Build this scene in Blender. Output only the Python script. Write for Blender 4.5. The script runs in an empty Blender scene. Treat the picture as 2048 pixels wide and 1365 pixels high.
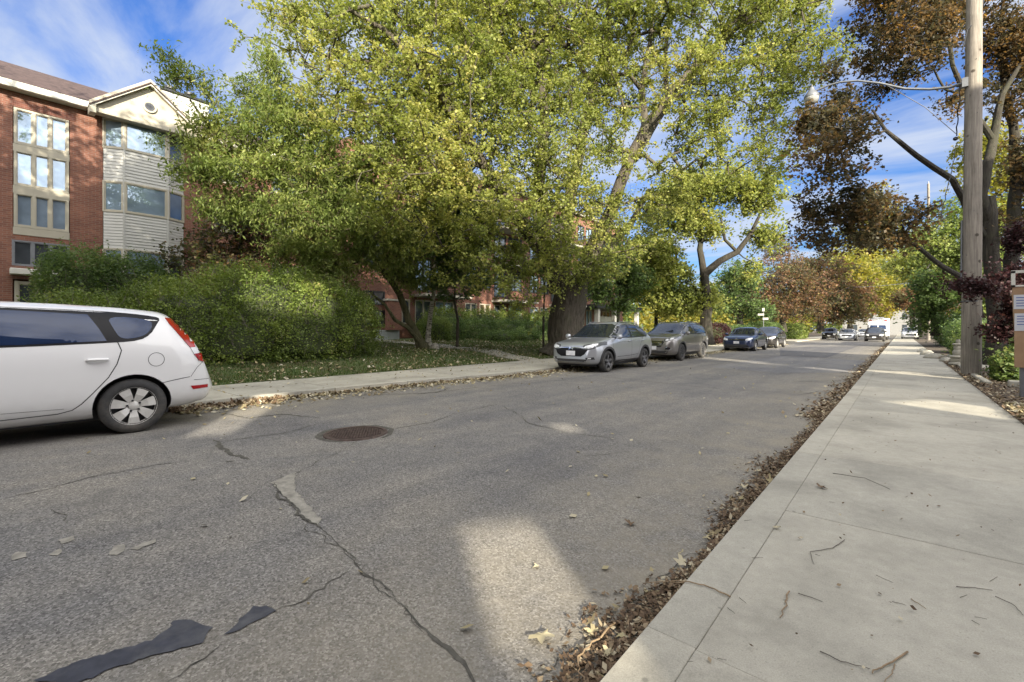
import bpy, bmesh, math, random
import numpy as np
from mathutils import Vector, Matrix, geometry
from mathutils.bvhtree import BVHTree
C = bpy.context.scene.collection
SC = bpy.context.scene
RNG = np.random.default_rng(7); random.seed(7)

# ---------------------------------------------------------------- camera
CAM_Z = 1.32; F = 900.0; TH = math.atan(779/900); CT, ST = math.cos(TH), math.sin(TH); HOR = 660.0
cd = bpy.data.cameras.new('camera'); cam = bpy.data.objects.new('camera', cd); C.objects.link(cam)
cam.location = (0, 0, CAM_Z); cam.rotation_euler = (math.pi/2, 0, TH)
cd.sensor_width = 36; cd.lens = F/2048*36; cd.shift_y = -(682.5-HOR)/2048; cd.clip_end = 3000; cd.clip_start = .05
SC.camera = cam
# ---------------------------------------------------------------- light
SUN_EL = math.radians(21); SUN_AZ = math.atan2(.82, -.57)      # towards the sun: behind the camera, over the right-hand houses
w = bpy.data.worlds.new('World'); SC.world = w; w.use_nodes = True
nt = w.node_tree; nt.nodes.clear()
def N(nt, t, **k):
    n = nt.nodes.new(t)
    for a, b in k.items(): setattr(n, a, b)
    return n
out = N(nt, 'ShaderNodeOutputWorld'); bg = N(nt, 'ShaderNodeBackground'); nt.links.new(bg.outputs[0], out.inputs[0])
sky = N(nt, 'ShaderNodeTexSky', sky_type='NISHITA', sun_disc=False, sun_elevation=SUN_EL, sun_rotation=SUN_AZ, air_density=1.6, dust_density=.3, ozone_density=2.5, altitude=0)
bg.inputs[1].default_value = .15
tc = N(nt, 'ShaderNodeTexCoord'); sep = N(nt, 'ShaderNodeSeparateXYZ'); nt.links.new(tc.outputs['Generated'], sep.inputs[0])
# clouds on a flat layer high above: direction / height
zz = N(nt, 'ShaderNodeMath', operation='MAXIMUM'); nt.links.new(sep.outputs[2], zz.inputs[0]); zz.inputs[1].default_value = 0
zz2 = N(nt, 'ShaderNodeMath', operation='ADD'); nt.links.new(zz.outputs[0], zz2.inputs[0]); zz2.inputs[1].default_value = .12
dv = N(nt, 'ShaderNodeVectorMath', operation='DIVIDE'); nt.links.new(tc.outputs['Generated'], dv.inputs[0])
cz = N(nt, 'ShaderNodeCombineXYZ')
for i in range(3): nt.links.new(zz2.outputs[0], cz.inputs[i])
nt.links.new(cz.outputs[0], dv.inputs[1])
mp = N(nt, 'ShaderNodeMapping'); mp.inputs['Scale'].default_value = (.55, 1.5, 1); mp.inputs['Rotation'].default_value = (0, 0, .9); mp.inputs['Location'].default_value = (3.1, 1.2, 0)
nt.links.new(dv.outputs[0], mp.inputs[0])
cn = N(nt, 'ShaderNodeTexNoise'); cn.inputs['Scale'].default_value = 1.7; cn.inputs['Detail'].default_value = 7; cn.inputs['Roughness'].default_value = .56; cn.inputs['Distortion'].default_value = .35
nt.links.new(mp.outputs[0], cn.inputs['Vector'])
cr = N(nt, 'ShaderNodeValToRGB'); cr.color_ramp.elements[0].position = .38; cr.color_ramp.elements[1].position = .60
cr.color_ramp.elements[1].color = (.85, .85, .85, 1)
nt.links.new(cn.outputs[0], cr.inputs[0])
tint = N(nt, 'ShaderNodeMix', data_type='RGBA', blend_type='MULTIPLY'); tint.inputs[0].default_value = 1
tint.inputs[7].default_value = (.15, .25, .50, 1); nt.links.new(sky.outputs[0], tint.inputs[6])
# clouds: white away from the sun, with unseen brighter, warmer cover added towards it to fill the shade
sdir = N(nt, 'ShaderNodeVectorMath', operation='DOT_PRODUCT'); nt.links.new(tc.outputs['Generated'], sdir.inputs[0])
sdir.inputs[1].default_value = (math.sin(SUN_AZ)*math.cos(SUN_EL), math.cos(SUN_AZ)*math.cos(SUN_EL), math.sin(SUN_EL))
gl = ramp0 = N(nt, 'ShaderNodeMapRange'); gl.interpolation_type = 'SMOOTHSTEP'; gl.inputs[1].default_value = -.35; gl.inputs[2].default_value = 1.0; nt.links.new(sdir.outputs['Value'], gl.inputs[0])
cc_ = N(nt, 'ShaderNodeMix', data_type='RGBA'); cc_.inputs[6].default_value = (1.75, 1.95, 2.35, 1); cc_.inputs[7].default_value = (11.0, 10.6, 10.2, 1); nt.links.new(gl.outputs[0], cc_.inputs[0])
cm = N(nt, 'ShaderNodeMix', data_type='RGBA'); nt.links.new(cc_.outputs[2], cm.inputs[7])
cf = N(nt, 'ShaderNodeMath', operation='MULTIPLY_ADD', use_clamp=True); nt.links.new(gl.outputs[0], cf.inputs[0]); cf.inputs[1].default_value = .55; nt.links.new(cr.outputs[0], cf.inputs[2])
nt.links.new(cf.outputs[0], cm.inputs[0]); nt.links.new(tint.outputs[2], cm.inputs[6]); nt.links.new(cm.outputs[2], bg.inputs[0])
sd = bpy.data.lights.new('sun', 'SUN'); sd.energy = 5.0; sd.angle = math.radians(.6); sd.color = (1, .90, .72)
so = bpy.data.objects.new('sun', sd); C.objects.link(so)
sv = Vector((math.sin(SUN_AZ)*math.cos(SUN_EL), math.cos(SUN_AZ)*math.cos(SUN_EL), math.sin(SUN_EL)))
so.rotation_euler = sv.to_track_quat('Z', 'Y').to_euler(); so.location = sv*60
SC.view_settings.view_transform = 'Standard'; SC.view_settings.look = 'None'; SC.view_settings.gamma = 1
SC.view_settings.use_curve_mapping = False; SC.view_settings.exposure = 1.40
SC.render.engine = 'CYCLES'; SC.cycles.max_bounces = 8; SC.cycles.diffuse_bounces = 5; SC.cycles.transmission_bounces = 5; SC.cycles.transparent_max_bounces = 4; SC.cycles.use_denoising = True

# ---------------------------------------------------------------- helpers
def spot(px, py, Z):
    """the point of the place seen at px,py of the photograph, Z metres deep"""
    X = (px-1024)/F*Z
    return Vector((X*CT-Z*ST, X*ST+Z*CT, CAM_Z+(HOR-py)/F*Z))
def gp(px, py, z=0):
    Z = (CAM_Z-z)*F/(py-HOR); v = spot(px, py, Z); v.z = z; return v
def tag(o, label=None, cat=None, group=None, kind=None):
    if label: o['label'] = label
    if cat: o['category'] = cat
    if group: o['group'] = group
    if kind: o['kind'] = kind
    return o
def empty(name, loc=(0, 0, 0), rz=0, parent=None):
    o = bpy.data.objects.new(name, None); C.objects.link(o); o.location = loc; o.rotation_euler = (0, 0, rz); o.parent = parent
    o.empty_display_size = .2
    return o
def link(name, me, parent=None):
    o = bpy.data.objects.new(name, me); C.objects.link(o); o.parent = parent; return o
def copy_tree(o, parent=None):
    c = o.copy(); C.objects.link(c); c.parent = parent
    for ch in o.children: copy_tree(ch, c)
    return c
class MB:
    def __init__(s): s.v = []; s.f = []; s.m = []; s.mi = 0
    def add(s, vs, fs):
        b = len(s.v); s.v += [tuple(p) for p in vs]; s.f += [tuple(b+i for i in f) for f in fs]; s.m += [s.mi]*len(fs); return s
    def box(s, x0, x1, y0, y1, z0, z1):
        return s.add([(x, y, z) for x in (x0, x1) for y in (y0, y1) for z in (z0, z1)],
              [(0, 1, 3, 2), (4, 6, 7, 5), (0, 4, 5, 1), (2, 3, 7, 6), (0, 2, 6, 4), (1, 5, 7, 3)])
    def bar(s, a, b, w, h=None, up=(0, 0, 1)):
        a, b = Vector(a), Vector(b); h = h or w; d = (b-a).normalized(); u = Vector(up)
        if abs(d.dot(u)) > .98: u = Vector((1, 0, 0))
        r = d.cross(u).normalized(); u = r.cross(d)
        vs = [p+r*i*w/2+u*j*h/2 for p in (a, b) for i, j in ((-1, -1), (1, -1), (1, 1), (-1, 1))]
        return s.add(vs, [(3, 2, 1, 0), (4, 5, 6, 7), (0, 1, 5, 4), (1, 2, 6, 5), (2, 3, 7, 6), (3, 0, 4, 7)])
    def tube(s, pts, rad, n=8, cap=True):
        pts = [Vector(p) for p in pts]; k = len(pts)
        if not hasattr(rad, '__len__'): rad = [rad]*k
        vs = []; up = Vector((0, 0, 1))
        t0 = (pts[1]-pts[0]).normalized()
        r = t0.cross(up)
        if r.length < .1: r = Vector((1, 0, 0))
        r.normalize()
        for i, p in enumerate(pts):
            t = (pts[min(i+1, k-1)]-pts[max(i-1, 0)]).normalized()
            r = (r-t*r.dot(t)).normalized(); q = t.cross(r)
            for j in range(n):
                a = 2*math.pi*j/n; vs.append(p+(r*math.cos(a)+q*math.sin(a))*rad[i])
        fs = [(i*n+j, i*n+(j+1) % n, (i+1)*n+(j+1) % n, (i+1)*n+j) for i in range(k-1) for j in range(n)]
        if cap: fs += [tuple(range(n-1, -1, -1)), tuple(range((k-1)*n, k*n))]
        return s.add(vs, fs)
    def lathe(s, prof, n=24, axis='z', c=(0, 0, 0)):
        vs = []
        for r, h in prof:
            for j in range(n):
                a = 2*math.pi*j/n; x, y = r*math.cos(a), r*math.sin(a)
                p = (x, y, h) if axis == 'z' else ((x, h, y) if axis == 'y' else (h, x, y))
                vs.append((p[0]+c[0], p[1]+c[1], p[2]+c[2]))
        k = len(prof)
        fs = [(i*n+j, i*n+(j+1) % n, (i+1)*n+(j+1) % n, (i+1)*n+j) for i in range(k-1) for j in range(n)]
        return s.add(vs, fs)
    def prism(s, poly, y0, y1, f=lambda a, b, h: (a, h, b)):
        n = len(poly); vs = [f(a, b, h) for h in (y0, y1) for a, b in poly]
        return s.add(vs, [tuple(range(n-1, -1, -1)), tuple(range(n, 2*n))]+[(i, (i+1) % n, n+(i+1) % n, n+i) for i in range(n)])
    def build(s, name, mats, parent=None, smooth=False, bevel=0, loc=None, fix=True):
        me = bpy.data.meshes.new(name); me.from_pydata(s.v, [], s.f)
        if not isinstance(mats, (list, tuple)): mats = [mats]
        for m in mats: me.materials.append(m)
        if len(mats) > 1: me.polygons.foreach_set('material_index', s.m)
        if fix and len(s.f) < 60000:
            bm = bmesh.new(); bm.from_mesh(me); bmesh.ops.recalc_face_normals(bm, faces=bm.faces)
            if bevel: bmesh.ops.bevel(bm, geom=[e for e in bm.edges if len(e.link_faces) == 2 and e.calc_face_angle(0) > .5], offset=bevel, segments=1, affect='EDGES')
            bm.to_mesh(me); bm.free()
        if smooth:
            me.polygons.foreach_set('use_smooth', [True]*len(me.polygons))
            me.set_sharp_from_angle(angle=math.radians(40))
        o = link(name, me, parent)
        if loc: o.location = loc
        return o
def npmesh(name, V, Fc, mat, k, parent=None, tint=None, smooth=False):
    """V (n,3), Fc (m,k) polygons of k corners, through foreach_set"""
    me = bpy.data.meshes.new(name); me.vertices.add(len(V)); me.vertices.foreach_set('co', np.asarray(V, np.float32).ravel())
    m = len(Fc); me.loops.add(m*k); me.loops.foreach_set('vertex_index', np.asarray(Fc, np.int32).ravel())
    me.polygons.add(m); me.polygons.foreach_set('loop_start', np.arange(0, m*k, k, dtype=np.int32)); me.polygons.foreach_set('loop_total', np.full(m, k, np.int32))
    if smooth: me.polygons.foreach_set('use_smooth', np.ones(m, bool))
    if tint is not None:
        a = me.attributes.new('tint', 'FLOAT', 'POINT'); a.data.foreach_set('value', np.asarray(tint, np.float32))
    me.materials.append(mat); me.update(calc_edges=True)
    return link(name, me, parent)

# ---------------------------------------------------------------- materials
def newmat(name):
    m = bpy.data.materials.new(name); m.use_nodes = True; nt = m.node_tree
    return m, nt, nt.nodes['Principled BSDF']
def ramp(nt, src, stops):
    r = N(nt, 'ShaderNodeValToRGB'); e = r.color_ramp.elements
    while len(e) < len(stops): e.new(.5)
    for i, (p, c) in enumerate(stops):
        e[i].position = p; e[i].color = (*c, 1) if len(c) == 3 else c
    nt.links.new(src, r.inputs[0]); return r.outputs[0]
def noise(nt, scale, detail=4, rough=.5, vec=None, dist=0):
    n = N(nt, 'ShaderNodeTexNoise'); n.inputs['Scale'].default_value = scale; n.inputs['Detail'].default_value = detail
    n.inputs['Roughness'].default_value = rough; n.inputs['Distortion'].default_value = dist
    if vec is not None: nt.links.new(vec, n.inputs['Vector'])
    return n.outputs[0]
def objco(nt): return N(nt, 'ShaderNodeTexCoord').outputs['Object']
def posco(nt): return N(nt, 'ShaderNodeNewGeometry').outputs['Position']
def mix(nt, f, a, b, mode='MIX'):
    m = N(nt, 'ShaderNodeMix', data_type='RGBA', blend_type=mode)
    for i, v in ((0, f), (6, a), (7, b)):
        if hasattr(v, 'type') and not isinstance(v, (tuple, float, int)): nt.links.new(v, m.inputs[i])
        elif i == 0: m.inputs[0].default_value = v
        else: m.inputs[i].default_value = (*v, 1)
    return m.outputs[2]
def bump(nt, b, h, strength=.3, dist=.01):
    n = N(nt, 'ShaderNodeBump'); n.inputs['Strength'].default_value = strength; n.inputs['Distance'].default_value = dist
    nt.links.new(h, n.inputs['Height']); nt.links.new(n.outputs[0], b.inputs['Normal']); return n
def mat(name, col, rough=.6, metal=0, var=.12, scale=6, bmp=0, spec=.5, coat=0, dirt=None):
    m, nt, b = newmat(name); co = posco(nt) if False else objco(nt)
    n = noise(nt, scale, 5, .6, co)
    lo = tuple(c*(1-var) for c in col); hi = tuple(min(1, c*(1+var)) for c in col)
    c = ramp(nt, n, [(.3, lo), (.7, hi)])
    if dirt: c = mix(nt, ramp(nt, noise(nt, scale*.4, 6, .7, co), [(.45, (0, 0, 0)), (.75, (1, 1, 1))]), c, dirt)
    nt.links.new(c, b.inputs['Base Color'])
    b.inputs['Roughness'].default_value = rough; b.inputs['Metallic'].default_value = metal; b.inputs['Specular IOR Level'].default_value = spec
    if coat: b.inputs['Coat Weight'].default_value = coat; b.inputs['Coat Roughness'].default_value = .04
    if bmp: bump(nt, b, noise(nt, scale*6, 4, .6, co), bmp, .01)
    return m
def leafmat(name, stops, trans=.45, patch=.35, rough=.5):
    """stops: leaf colours, picked by the leaf's own tint and by its branch's"""
    m, nt, b = newmat(name)
    a = N(nt, 'ShaderNodeAttribute', attribute_name='tint')
    n = noise(nt, patch, 3, .6, posco(nt))
    ad = N(nt, 'ShaderNodeMath', operation='MULTIPLY_ADD'); nt.links.new(n, ad.inputs[0]); ad.inputs[1].default_value = 1.3; ad.inputs[2].default_value = -.65
    ad2 = N(nt, 'ShaderNodeMath', operation='ADD', use_clamp=True); nt.links.new(a.outputs['Fac'], ad2.inputs[0]); nt.links.new(ad.outputs[0], ad2.inputs[1])
    c = ramp(nt, ad2.outputs[0], stops)
    nt.links.new(c, b.inputs['Base Color']); b.inputs['Roughness'].default_value = rough; b.inputs['Specular IOR Level'].default_value = .35
    t = N(nt, 'ShaderNodeBsdfTranslucent'); hs = N(nt, 'ShaderNodeHueSaturation'); hs.inputs['Saturation'].default_value = 1.15; hs.inputs['Value'].default_value = 1.5
    nt.links.new(c, hs.inputs['Color']); nt.links.new(hs.outputs[0], t.inputs[0])
    ms = N(nt, 'ShaderNodeMixShader'); ms.inputs[0].default_value = trans
    nt.links.new(b.outputs[0], ms.inputs[1]); nt.links.new(t.outputs[0], ms.inputs[2]); nt.links.new(ms.outputs[0], nt.nodes['Material Output'].inputs[0])
    return m
def brickmat(name, c1, c2, mortar, scale=1):
    m, nt, b = newmat(name); co = posco(nt); s = N(nt, 'ShaderNodeSeparateXYZ'); nt.links.new(co, s.inputs[0])
    ad = N(nt, 'ShaderNodeMath', operation='ADD'); nt.links.new(s.outputs[0], ad.inputs[0]); nt.links.new(s.outputs[1], ad.inputs[1])
    cc = N(nt, 'ShaderNodeCombineXYZ'); nt.links.new(ad.outputs[0], cc.inputs[0]); nt.links.new(s.outputs[2], cc.inputs[1])
    br = N(nt, 'ShaderNodeTexBrick'); nt.links.new(cc.outputs[0], br.inputs['Vector'])
    br.inputs['Scale'].default_value = 1; br.inputs['Brick Width'].default_value = .22*scale; br.inputs['Row Height'].default_value = .075*scale
    br.inputs['Mortar Size'].default_value = .006*scale; br.inputs['Mortar Smooth'].default_value = .3; br.inputs['Bias'].default_value = .1
    br.inputs['Color1'].default_value = (*c1, 1); br.inputs['Color2'].default_value = (*c2, 1); br.inputs['Mortar'].default_value = (*mortar, 1)
    n = noise(nt, .7, 6, .65, co)
    c = mix(nt, 1.0, br.outputs[0], ramp(nt, n, [(.3, (.72, .70, .70)), (.7, (1.12, 1.1, 1.08))]), 'MULTIPLY')
    c = mix(nt, ramp(nt, noise(nt, 9, 4, .7, co), [(.52, (0, 0, 0)), (.8, (.5, .5, .5))]), c, tuple(x*.45 for x in c1))
    nt.links.new(c, b.inputs['Base Color']); b.inputs['Roughness'].default_value = .85
    bump(nt, b, br.outputs[1], -.6, .01)
    return m
M = {}
def asphalt(name, base, contrast=1.0, tan=.65):
    m, nt, b = newmat(name); co = posco(nt)
    vo = N(nt, 'ShaderNodeTexVoronoi', feature='F1'); vo.inputs['Scale'].default_value = 105; nt.links.new(co, vo.inputs['Vector'])
    sp = N(nt, 'ShaderNodeSeparateColor'); nt.links.new(vo.outputs['Color'], sp.inputs[0])
    lo = tuple(x*(1-.55*contrast) for x in base); hi = tuple(x*(1+.55*contrast) for x in base)
    c = ramp(nt, sp.outputs[0], [(.0, lo), (.35, tuple(x*.85 for x in base)), (.7, base), (.97, hi)])
    fine = noise(nt, 160, 3, .8, co)
    c = mix(nt, .8, c, ramp(nt, fine, [(.35, (.62, .62, .62)), (.65, (1.3, 1.3, 1.3))]), 'MULTIPLY')
    big = noise(nt, .42, 7, .62, co, .4)
    c = mix(nt, 1.0, c, ramp(nt, big, [(.32, (.74, .75, .80)), (.5, (1, 1, 1)), (.68, (1.2, 1.16, 1.08))]), 'MULTIPLY')
    trk = N(nt, 'ShaderNodeMapping'); trk.inputs['Scale'].default_value = (1.1, .07, 1); nt.links.new(co, trk.inputs[0])
    c = mix(nt, .8, c, ramp(nt, noise(nt, 1.3, 4, .6, trk.outputs[0]), [(.36, (.80, .81, .84)), (.64, (1.14, 1.12, 1.08))]), 'MULTIPLY')
    stn = noise(nt, 1.9, 3, .5, co, 1.5)
    c = mix(nt, ramp(nt, stn, [(.64, (0, 0, 0)), (.72, (.38, .38, .38))]), c, tuple(x*.55 for x in base))
    mid = noise(nt, 3.5, 6, .7, co)
    c = mix(nt, .7, c, ramp(nt, mid, [(.35, (.84, .84, .86)), (.65, (1.12, 1.11, 1.09))]), 'MULTIPLY')
    # dust washed towards the right-hand kerb
    s = N(nt, 'ShaderNodeSeparateXYZ'); nt.links.new(co, s.inputs[0])
    mr = N(nt, 'ShaderNodeMapRange'); mr.inputs[1].default_value = -2.9; mr.inputs[2].default_value = -1.0; nt.links.new(s.outputs[0], mr.inputs[0])
    mr2 = N(nt, 'ShaderNodeMapRange'); mr2.inputs[1].default_value = -6.8; mr2.inputs[2].default_value = -8.6; nt.links.new(s.outputs[0], mr2.inputs[0])
    mx = N(nt, 'ShaderNodeMath', operation='MAXIMUM'); nt.links.new(mr.outputs[0], mx.inputs[0]); nt.links.new(mr2.outputs[0], mx.inputs[1])
    mm = N(nt, 'ShaderNodeMath', operation='MULTIPLY'); nt.links.new(mx.outputs[0], mm.inputs[0]); nt.links.new(ramp(nt, noise(nt, 1.6, 7, .7, co), [(.3, (0, 0, 0)), (.62, (1, 1, 1))]), mm.inputs[1])
    mm2 = N(nt, 'ShaderNodeMath', operation='MULTIPLY'); nt.links.new(mm.outputs[0], mm2.inputs[0]); mm2.inputs[1].default_value = tan
    c = mix(nt, mm2.outputs[0], c, (base[0]*1.5, base[1]*1.38, base[2]*1.1))
    nt.links.new(c, b.inputs['Base Color']); b.inputs['Roughness'].default_value = .88; b.inputs['Specular IOR Level'].default_value = .3
    hb = N(nt, 'ShaderNodeMath', operation='ADD'); nt.links.new(vo.outputs['Distance'], hb.inputs[0]); nt.links.new(fine, hb.inputs[1])
    bump(nt, b, hb.outputs[0], .35, .006)
    return m
M['asphalt'] = asphalt('worn_asphalt', (.184, .178, .168), 1.0)
M['asphalt_new'] = asphalt('smooth_dark_asphalt', (.12, .12, .125), .4, .1)
M['asphalt_pale'] = asphalt('pale_patch_asphalt', (.20, .198, .198), .4, .1)
M['tar'] = mat('tar_seal', (.034, .036, .048), .6, var=.35, scale=14, dirt=(.10, .10, .105))
M['crack'] = mat('crack_dirt', (.075, .070, .058), .95, var=.5, scale=20)
M['crackfill'] = mat('grit', (.25, .235, .20), .95, var=.35, scale=14, bmp=.6)
def concrete(name, base):
    m, nt, b = newmat(name); co = posco(nt)
    oi = N(nt, 'ShaderNodeObjectInfo')
    c = ramp(nt, noise(nt, 1.1, 8, .62, co, .3), [(.34, tuple(x*.76 for x in base)), (.5, base), (.66, tuple(x*1.14 for x in base))])
    c = mix(nt, 1, c, ramp(nt, noise(nt, 14, 6, .75, co), [(.3, (.87, .87, .86)), (.7, (1.09, 1.09, 1.08))]), 'MULTIPLY')
    c = mix(nt, 1, c, ramp(nt, noise(nt, 170, 3, .8, co), [(.35, (.82, .82, .82)), (.65, (1.13, 1.13, 1.13))]), 'MULTIPLY')
    c = mix(nt, 1, c, ramp(nt, oi.outputs['Random'], [(0, (.88, .89, .90)), (1, (1.07, 1.06, 1.04))]), 'MULTIPLY')
    vo = N(nt, 'ShaderNodeTexVoronoi'); vo.inputs['Scale'].default_value = 4.3; nt.links.new(co, vo.inputs['Vector'])
    c = mix(nt, ramp(nt, vo.outputs['Distance'], [(.035, (.75, .75, .75)), (.06, (0, 0, 0))]), c, tuple(x*.45 for x in base))
    vo2 = N(nt, 'ShaderNodeTexVoronoi'); vo2.inputs['Scale'].default_value = 38; nt.links.new(co, vo2.inputs['Vector'])
    c = mix(nt, ramp(nt, vo2.outputs['Distance'], [(.10, (.5, .5, .5)), (.16, (0, 0, 0))]), c, tuple(x*.55 for x in base))
    nt.links.new(c, b.inputs['Base Color']); b.inputs['Roughness'].default_value = .85
    bump(nt, b, noise(nt, 120, 4, .7, co), .25, .004)
    return m
M['concrete'] = concrete('weathered_concrete', (.365, .345, .292))
M['kerb'] = concrete('kerb_concrete', (.40, .38, .325))
M['pale_concrete'] = mat('pale_painted_concrete', (.42, .45, .48), .8, scale=3, bmp=.2)
M['soil'] = mat('soil', (.085, .065, .045), .95, var=.5, scale=9, bmp=.8)
def grassground():
    m, nt, b = newmat('lawn_turf'); co = posco(nt)
    c = ramp(nt, noise(nt, 1.4, 7, .7, co), [(.36, (.13, .10, .055)), (.50, (.085, .11, .035)), (.7, (.08, .14, .038))])
    c = mix(nt, 1, c, ramp(nt, noise(nt, 60, 4, .8, co), [(.3, (.5, .5, .5)), (.7, (1.5, 1.5, 1.5))]), 'MULTIPLY')
    nt.links.new(c, b.inputs['Base Color']); b.inputs['Roughness'].default_value = .95; bump(nt, b, noise(nt, 50, 4, .8, co), 1, .04)
    return m
M['lawn'] = grassground()
M['brick'] = brickmat('red_brick', (.26, .110, .070), (.18, .072, .050), (.25, .20, .17))
M['brick_dark'] = brickmat('brown_brick', (.20, .070, .048), (.14, .05, .04), (.20, .16, .14))
M['trim'] = mat('cream_trim', (.40, .37, .30), .6, var=.06, scale=3)
M['trim_white'] = mat('white_trim', (.55, .54, .49), .55, var=.06)
M['siding'] = mat('cream_siding', (.46, .46, .44), .55, var=.06, scale=2)
M['shingle'] = mat('brown_shingle', (.055, .036, .034), .9, var=.35, scale=5, bmp=.6)
M['dark_metal'] = mat('dark_metal', (.03, .032, .035), .45, .4)
M['grey_metal'] = mat('grey_metal', (.20, .21, .23), .45, .6)
M['galv'] = mat('galvanised_metal', (.15, .16, .17), .5, .4, scale=4)
def glassy(name, col, rough=.03, spec=1.0, metal=0.0):
    m, nt, b = newmat(name); c = ramp(nt, noise(nt, 1.7, 3, .5, objco(nt)), [(.3, tuple(x*.8 for x in col)), (.7, tuple(x*1.2 for x in col))])
    nt.links.new(c, b.inputs['Base Color']); b.inputs['Roughness'].default_value = rough; b.inputs['Specular IOR Level'].default_value = spec; b.inputs['Metallic'].default_value = metal
    b.inputs['IOR'].default_value = 1.5
    return m
M['window'] = glassy('window_glass', (.27, .36, .47), .02, .8, .4)
M['window_dark'] = glassy('dim_window_glass', (.10, .12, .14), .03, 1, .5)
M['car_glass'] = glassy('car_glass', (.018, .024, .035), .02, 1, 0)
M['car_glass_blue'] = glassy('tinted_car_glass', (.016, .032, .080), .03, .5, .10)
def paint(name, col, metal=0, rough=.35, dirty=.25):
    m, nt, b = newmat(name); co = objco(nt)
    s = N(nt, 'ShaderNodeSeparateXYZ'); nt.links.new(co, s.inputs[0])
    mr = N(nt, 'ShaderNodeMapRange'); mr.inputs[1].default_value = .75; mr.inputs[2].default_value = .18; nt.links.new(s.outputs[2], mr.inputs[0])
    mm = N(nt, 'ShaderNodeMath', operation='MULTIPLY'); nt.links.new(mr.outputs[0], mm.inputs[0]); nt.links.new(ramp(nt, noise(nt, 5, 7, .7, co), [(.3, (.2, .2, .2)), (.7, (1, 1, 1))]), mm.inputs[1])
    m2 = N(nt, 'ShaderNodeMath', operation='MULTIPLY'); nt.links.new(mm.outputs[0], m2.inputs[0]); m2.inputs[1].default_value = dirty
    c = mix(nt, m2.outputs[0], col, (.26, .22, .17)); nt.links.new(c, b.inputs['Base Color'])
    b.inputs['Metallic'].default_value = metal; b.inputs['Roughness'].default_value = rough; b.inputs['Coat Weight'].default_value = 1; b.inputs['Coat Roughness'].default_value = .03
    return m
M['p_white'] = paint('white_car_paint', (.78, .78, .78), 0, .4)
M['p_silver'] = paint('silver_car_paint', (.47, .49, .53), .6, .28)
M['p_grey'] = paint('bronze_grey_car_paint', (.25, .24, .235), .65, .30)
M['p_blue'] = paint('navy_car_paint', (.018, .035, .10), .5, .3)
M['p_black'] = paint('black_car_paint', (.022, .022, .024), .3, .3)
M['plastic'] = mat('black_plastic', (.035, .035, .038), .6)
M['gloss_black'] = mat('gloss_black', (.012, .012, .014), .4, spec=.2)
M['seam'] = mat('panel_gap', (.02, .02, .02), .9)
M['rubber'] = mat('tyre_rubber', (.042, .042, .043), .85, var=.2, scale=12, dirt=(.10, .09, .075))
M['alloy'] = mat('wheel_silver', (.62, .61, .58), .4, .25, scale=8)
M['alloy_dark'] = mat('dark_alloy', (.17, .17, .18), .4, .7)
M['chrome'] = mat('chrome', (.75, .76, .78), .12, 1, var=.02)
M['lens_red'] = mat('red_lens', (.36, .006, .010), .12, coat=1, var=.15)
M['lens_clear'] = mat('clear_lens', (.74, .76, .78), .15, 0, coat=1)
M['lamp_globe'] = mat('lamp_globe', (.30, .31, .30), .2, 0, coat=1)
M['inner'] = mat('shaded_inner_leaves', (.045, .058, .022), .9, var=.4, scale=9)  # dark tone stands in for the shade inside the hedges
M['lens_dark'] = mat('lamp_housing', (.10, .105, .11), .3, .4)
M['plate'] = mat('plate_white', (.70, .71, .74), .5)
M['plate_blue'] = mat('plate_blue', (.05, .08, .3), .5)
def barkmat(name, c1, c2, sc=14, stretch=.18, b_=.8):
    m, nt, b = newmat(name); mp = N(nt, 'ShaderNodeMapping'); mp.inputs['Scale'].default_value = (1, 1, stretch); nt.links.new(posco(nt), mp.inputs[0])
    n = noise(nt, sc, 6, .7, mp.outputs[0], .6)
    c = ramp(nt, n, [(.35, c1), (.68, c2)])
    c = mix(nt, ramp(nt, noise(nt, 1.2, 5, .6, posco(nt)), [(.5, (0, 0, 0)), (.8, (.5, .5, .5))]), c, (.07, .085, .04))
    nt.links.new(c, b.inputs['Base Color']); b.inputs['Roughness'].default_value = .95; bump(nt, b, n, b_, .04)
    return m
M['bark'] = barkmat('maple_bark', (.035, .029, .022), (.125, .108, .084))
M['bark_dark'] = barkmat('dark_bark', (.016, .014, .011), (.055, .048, .036))
M['bark_mossy'] = barkmat('mossy_bark', (.045, .045, .022), (.17, .16, .085), 10)
def birch():
    m, nt, b = newmat('birch_bark'); mp = N(nt, 'ShaderNodeMapping'); mp.inputs['Scale'].default_value = (1, 1, 5); nt.links.new(posco(nt), mp.inputs[0])
    c = ramp(nt, noise(nt, 4.5, 5, .7, mp.outputs[0]), [(.40, (.03, .025, .02)), (.48, (.36, .34, .28)), (.8, (.52, .50, .43))])
    nt.links.new(c, b.inputs['Base Color']); b.inputs['Roughness'].default_value = .85
    return m
M['birch'] = birch()
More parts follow.
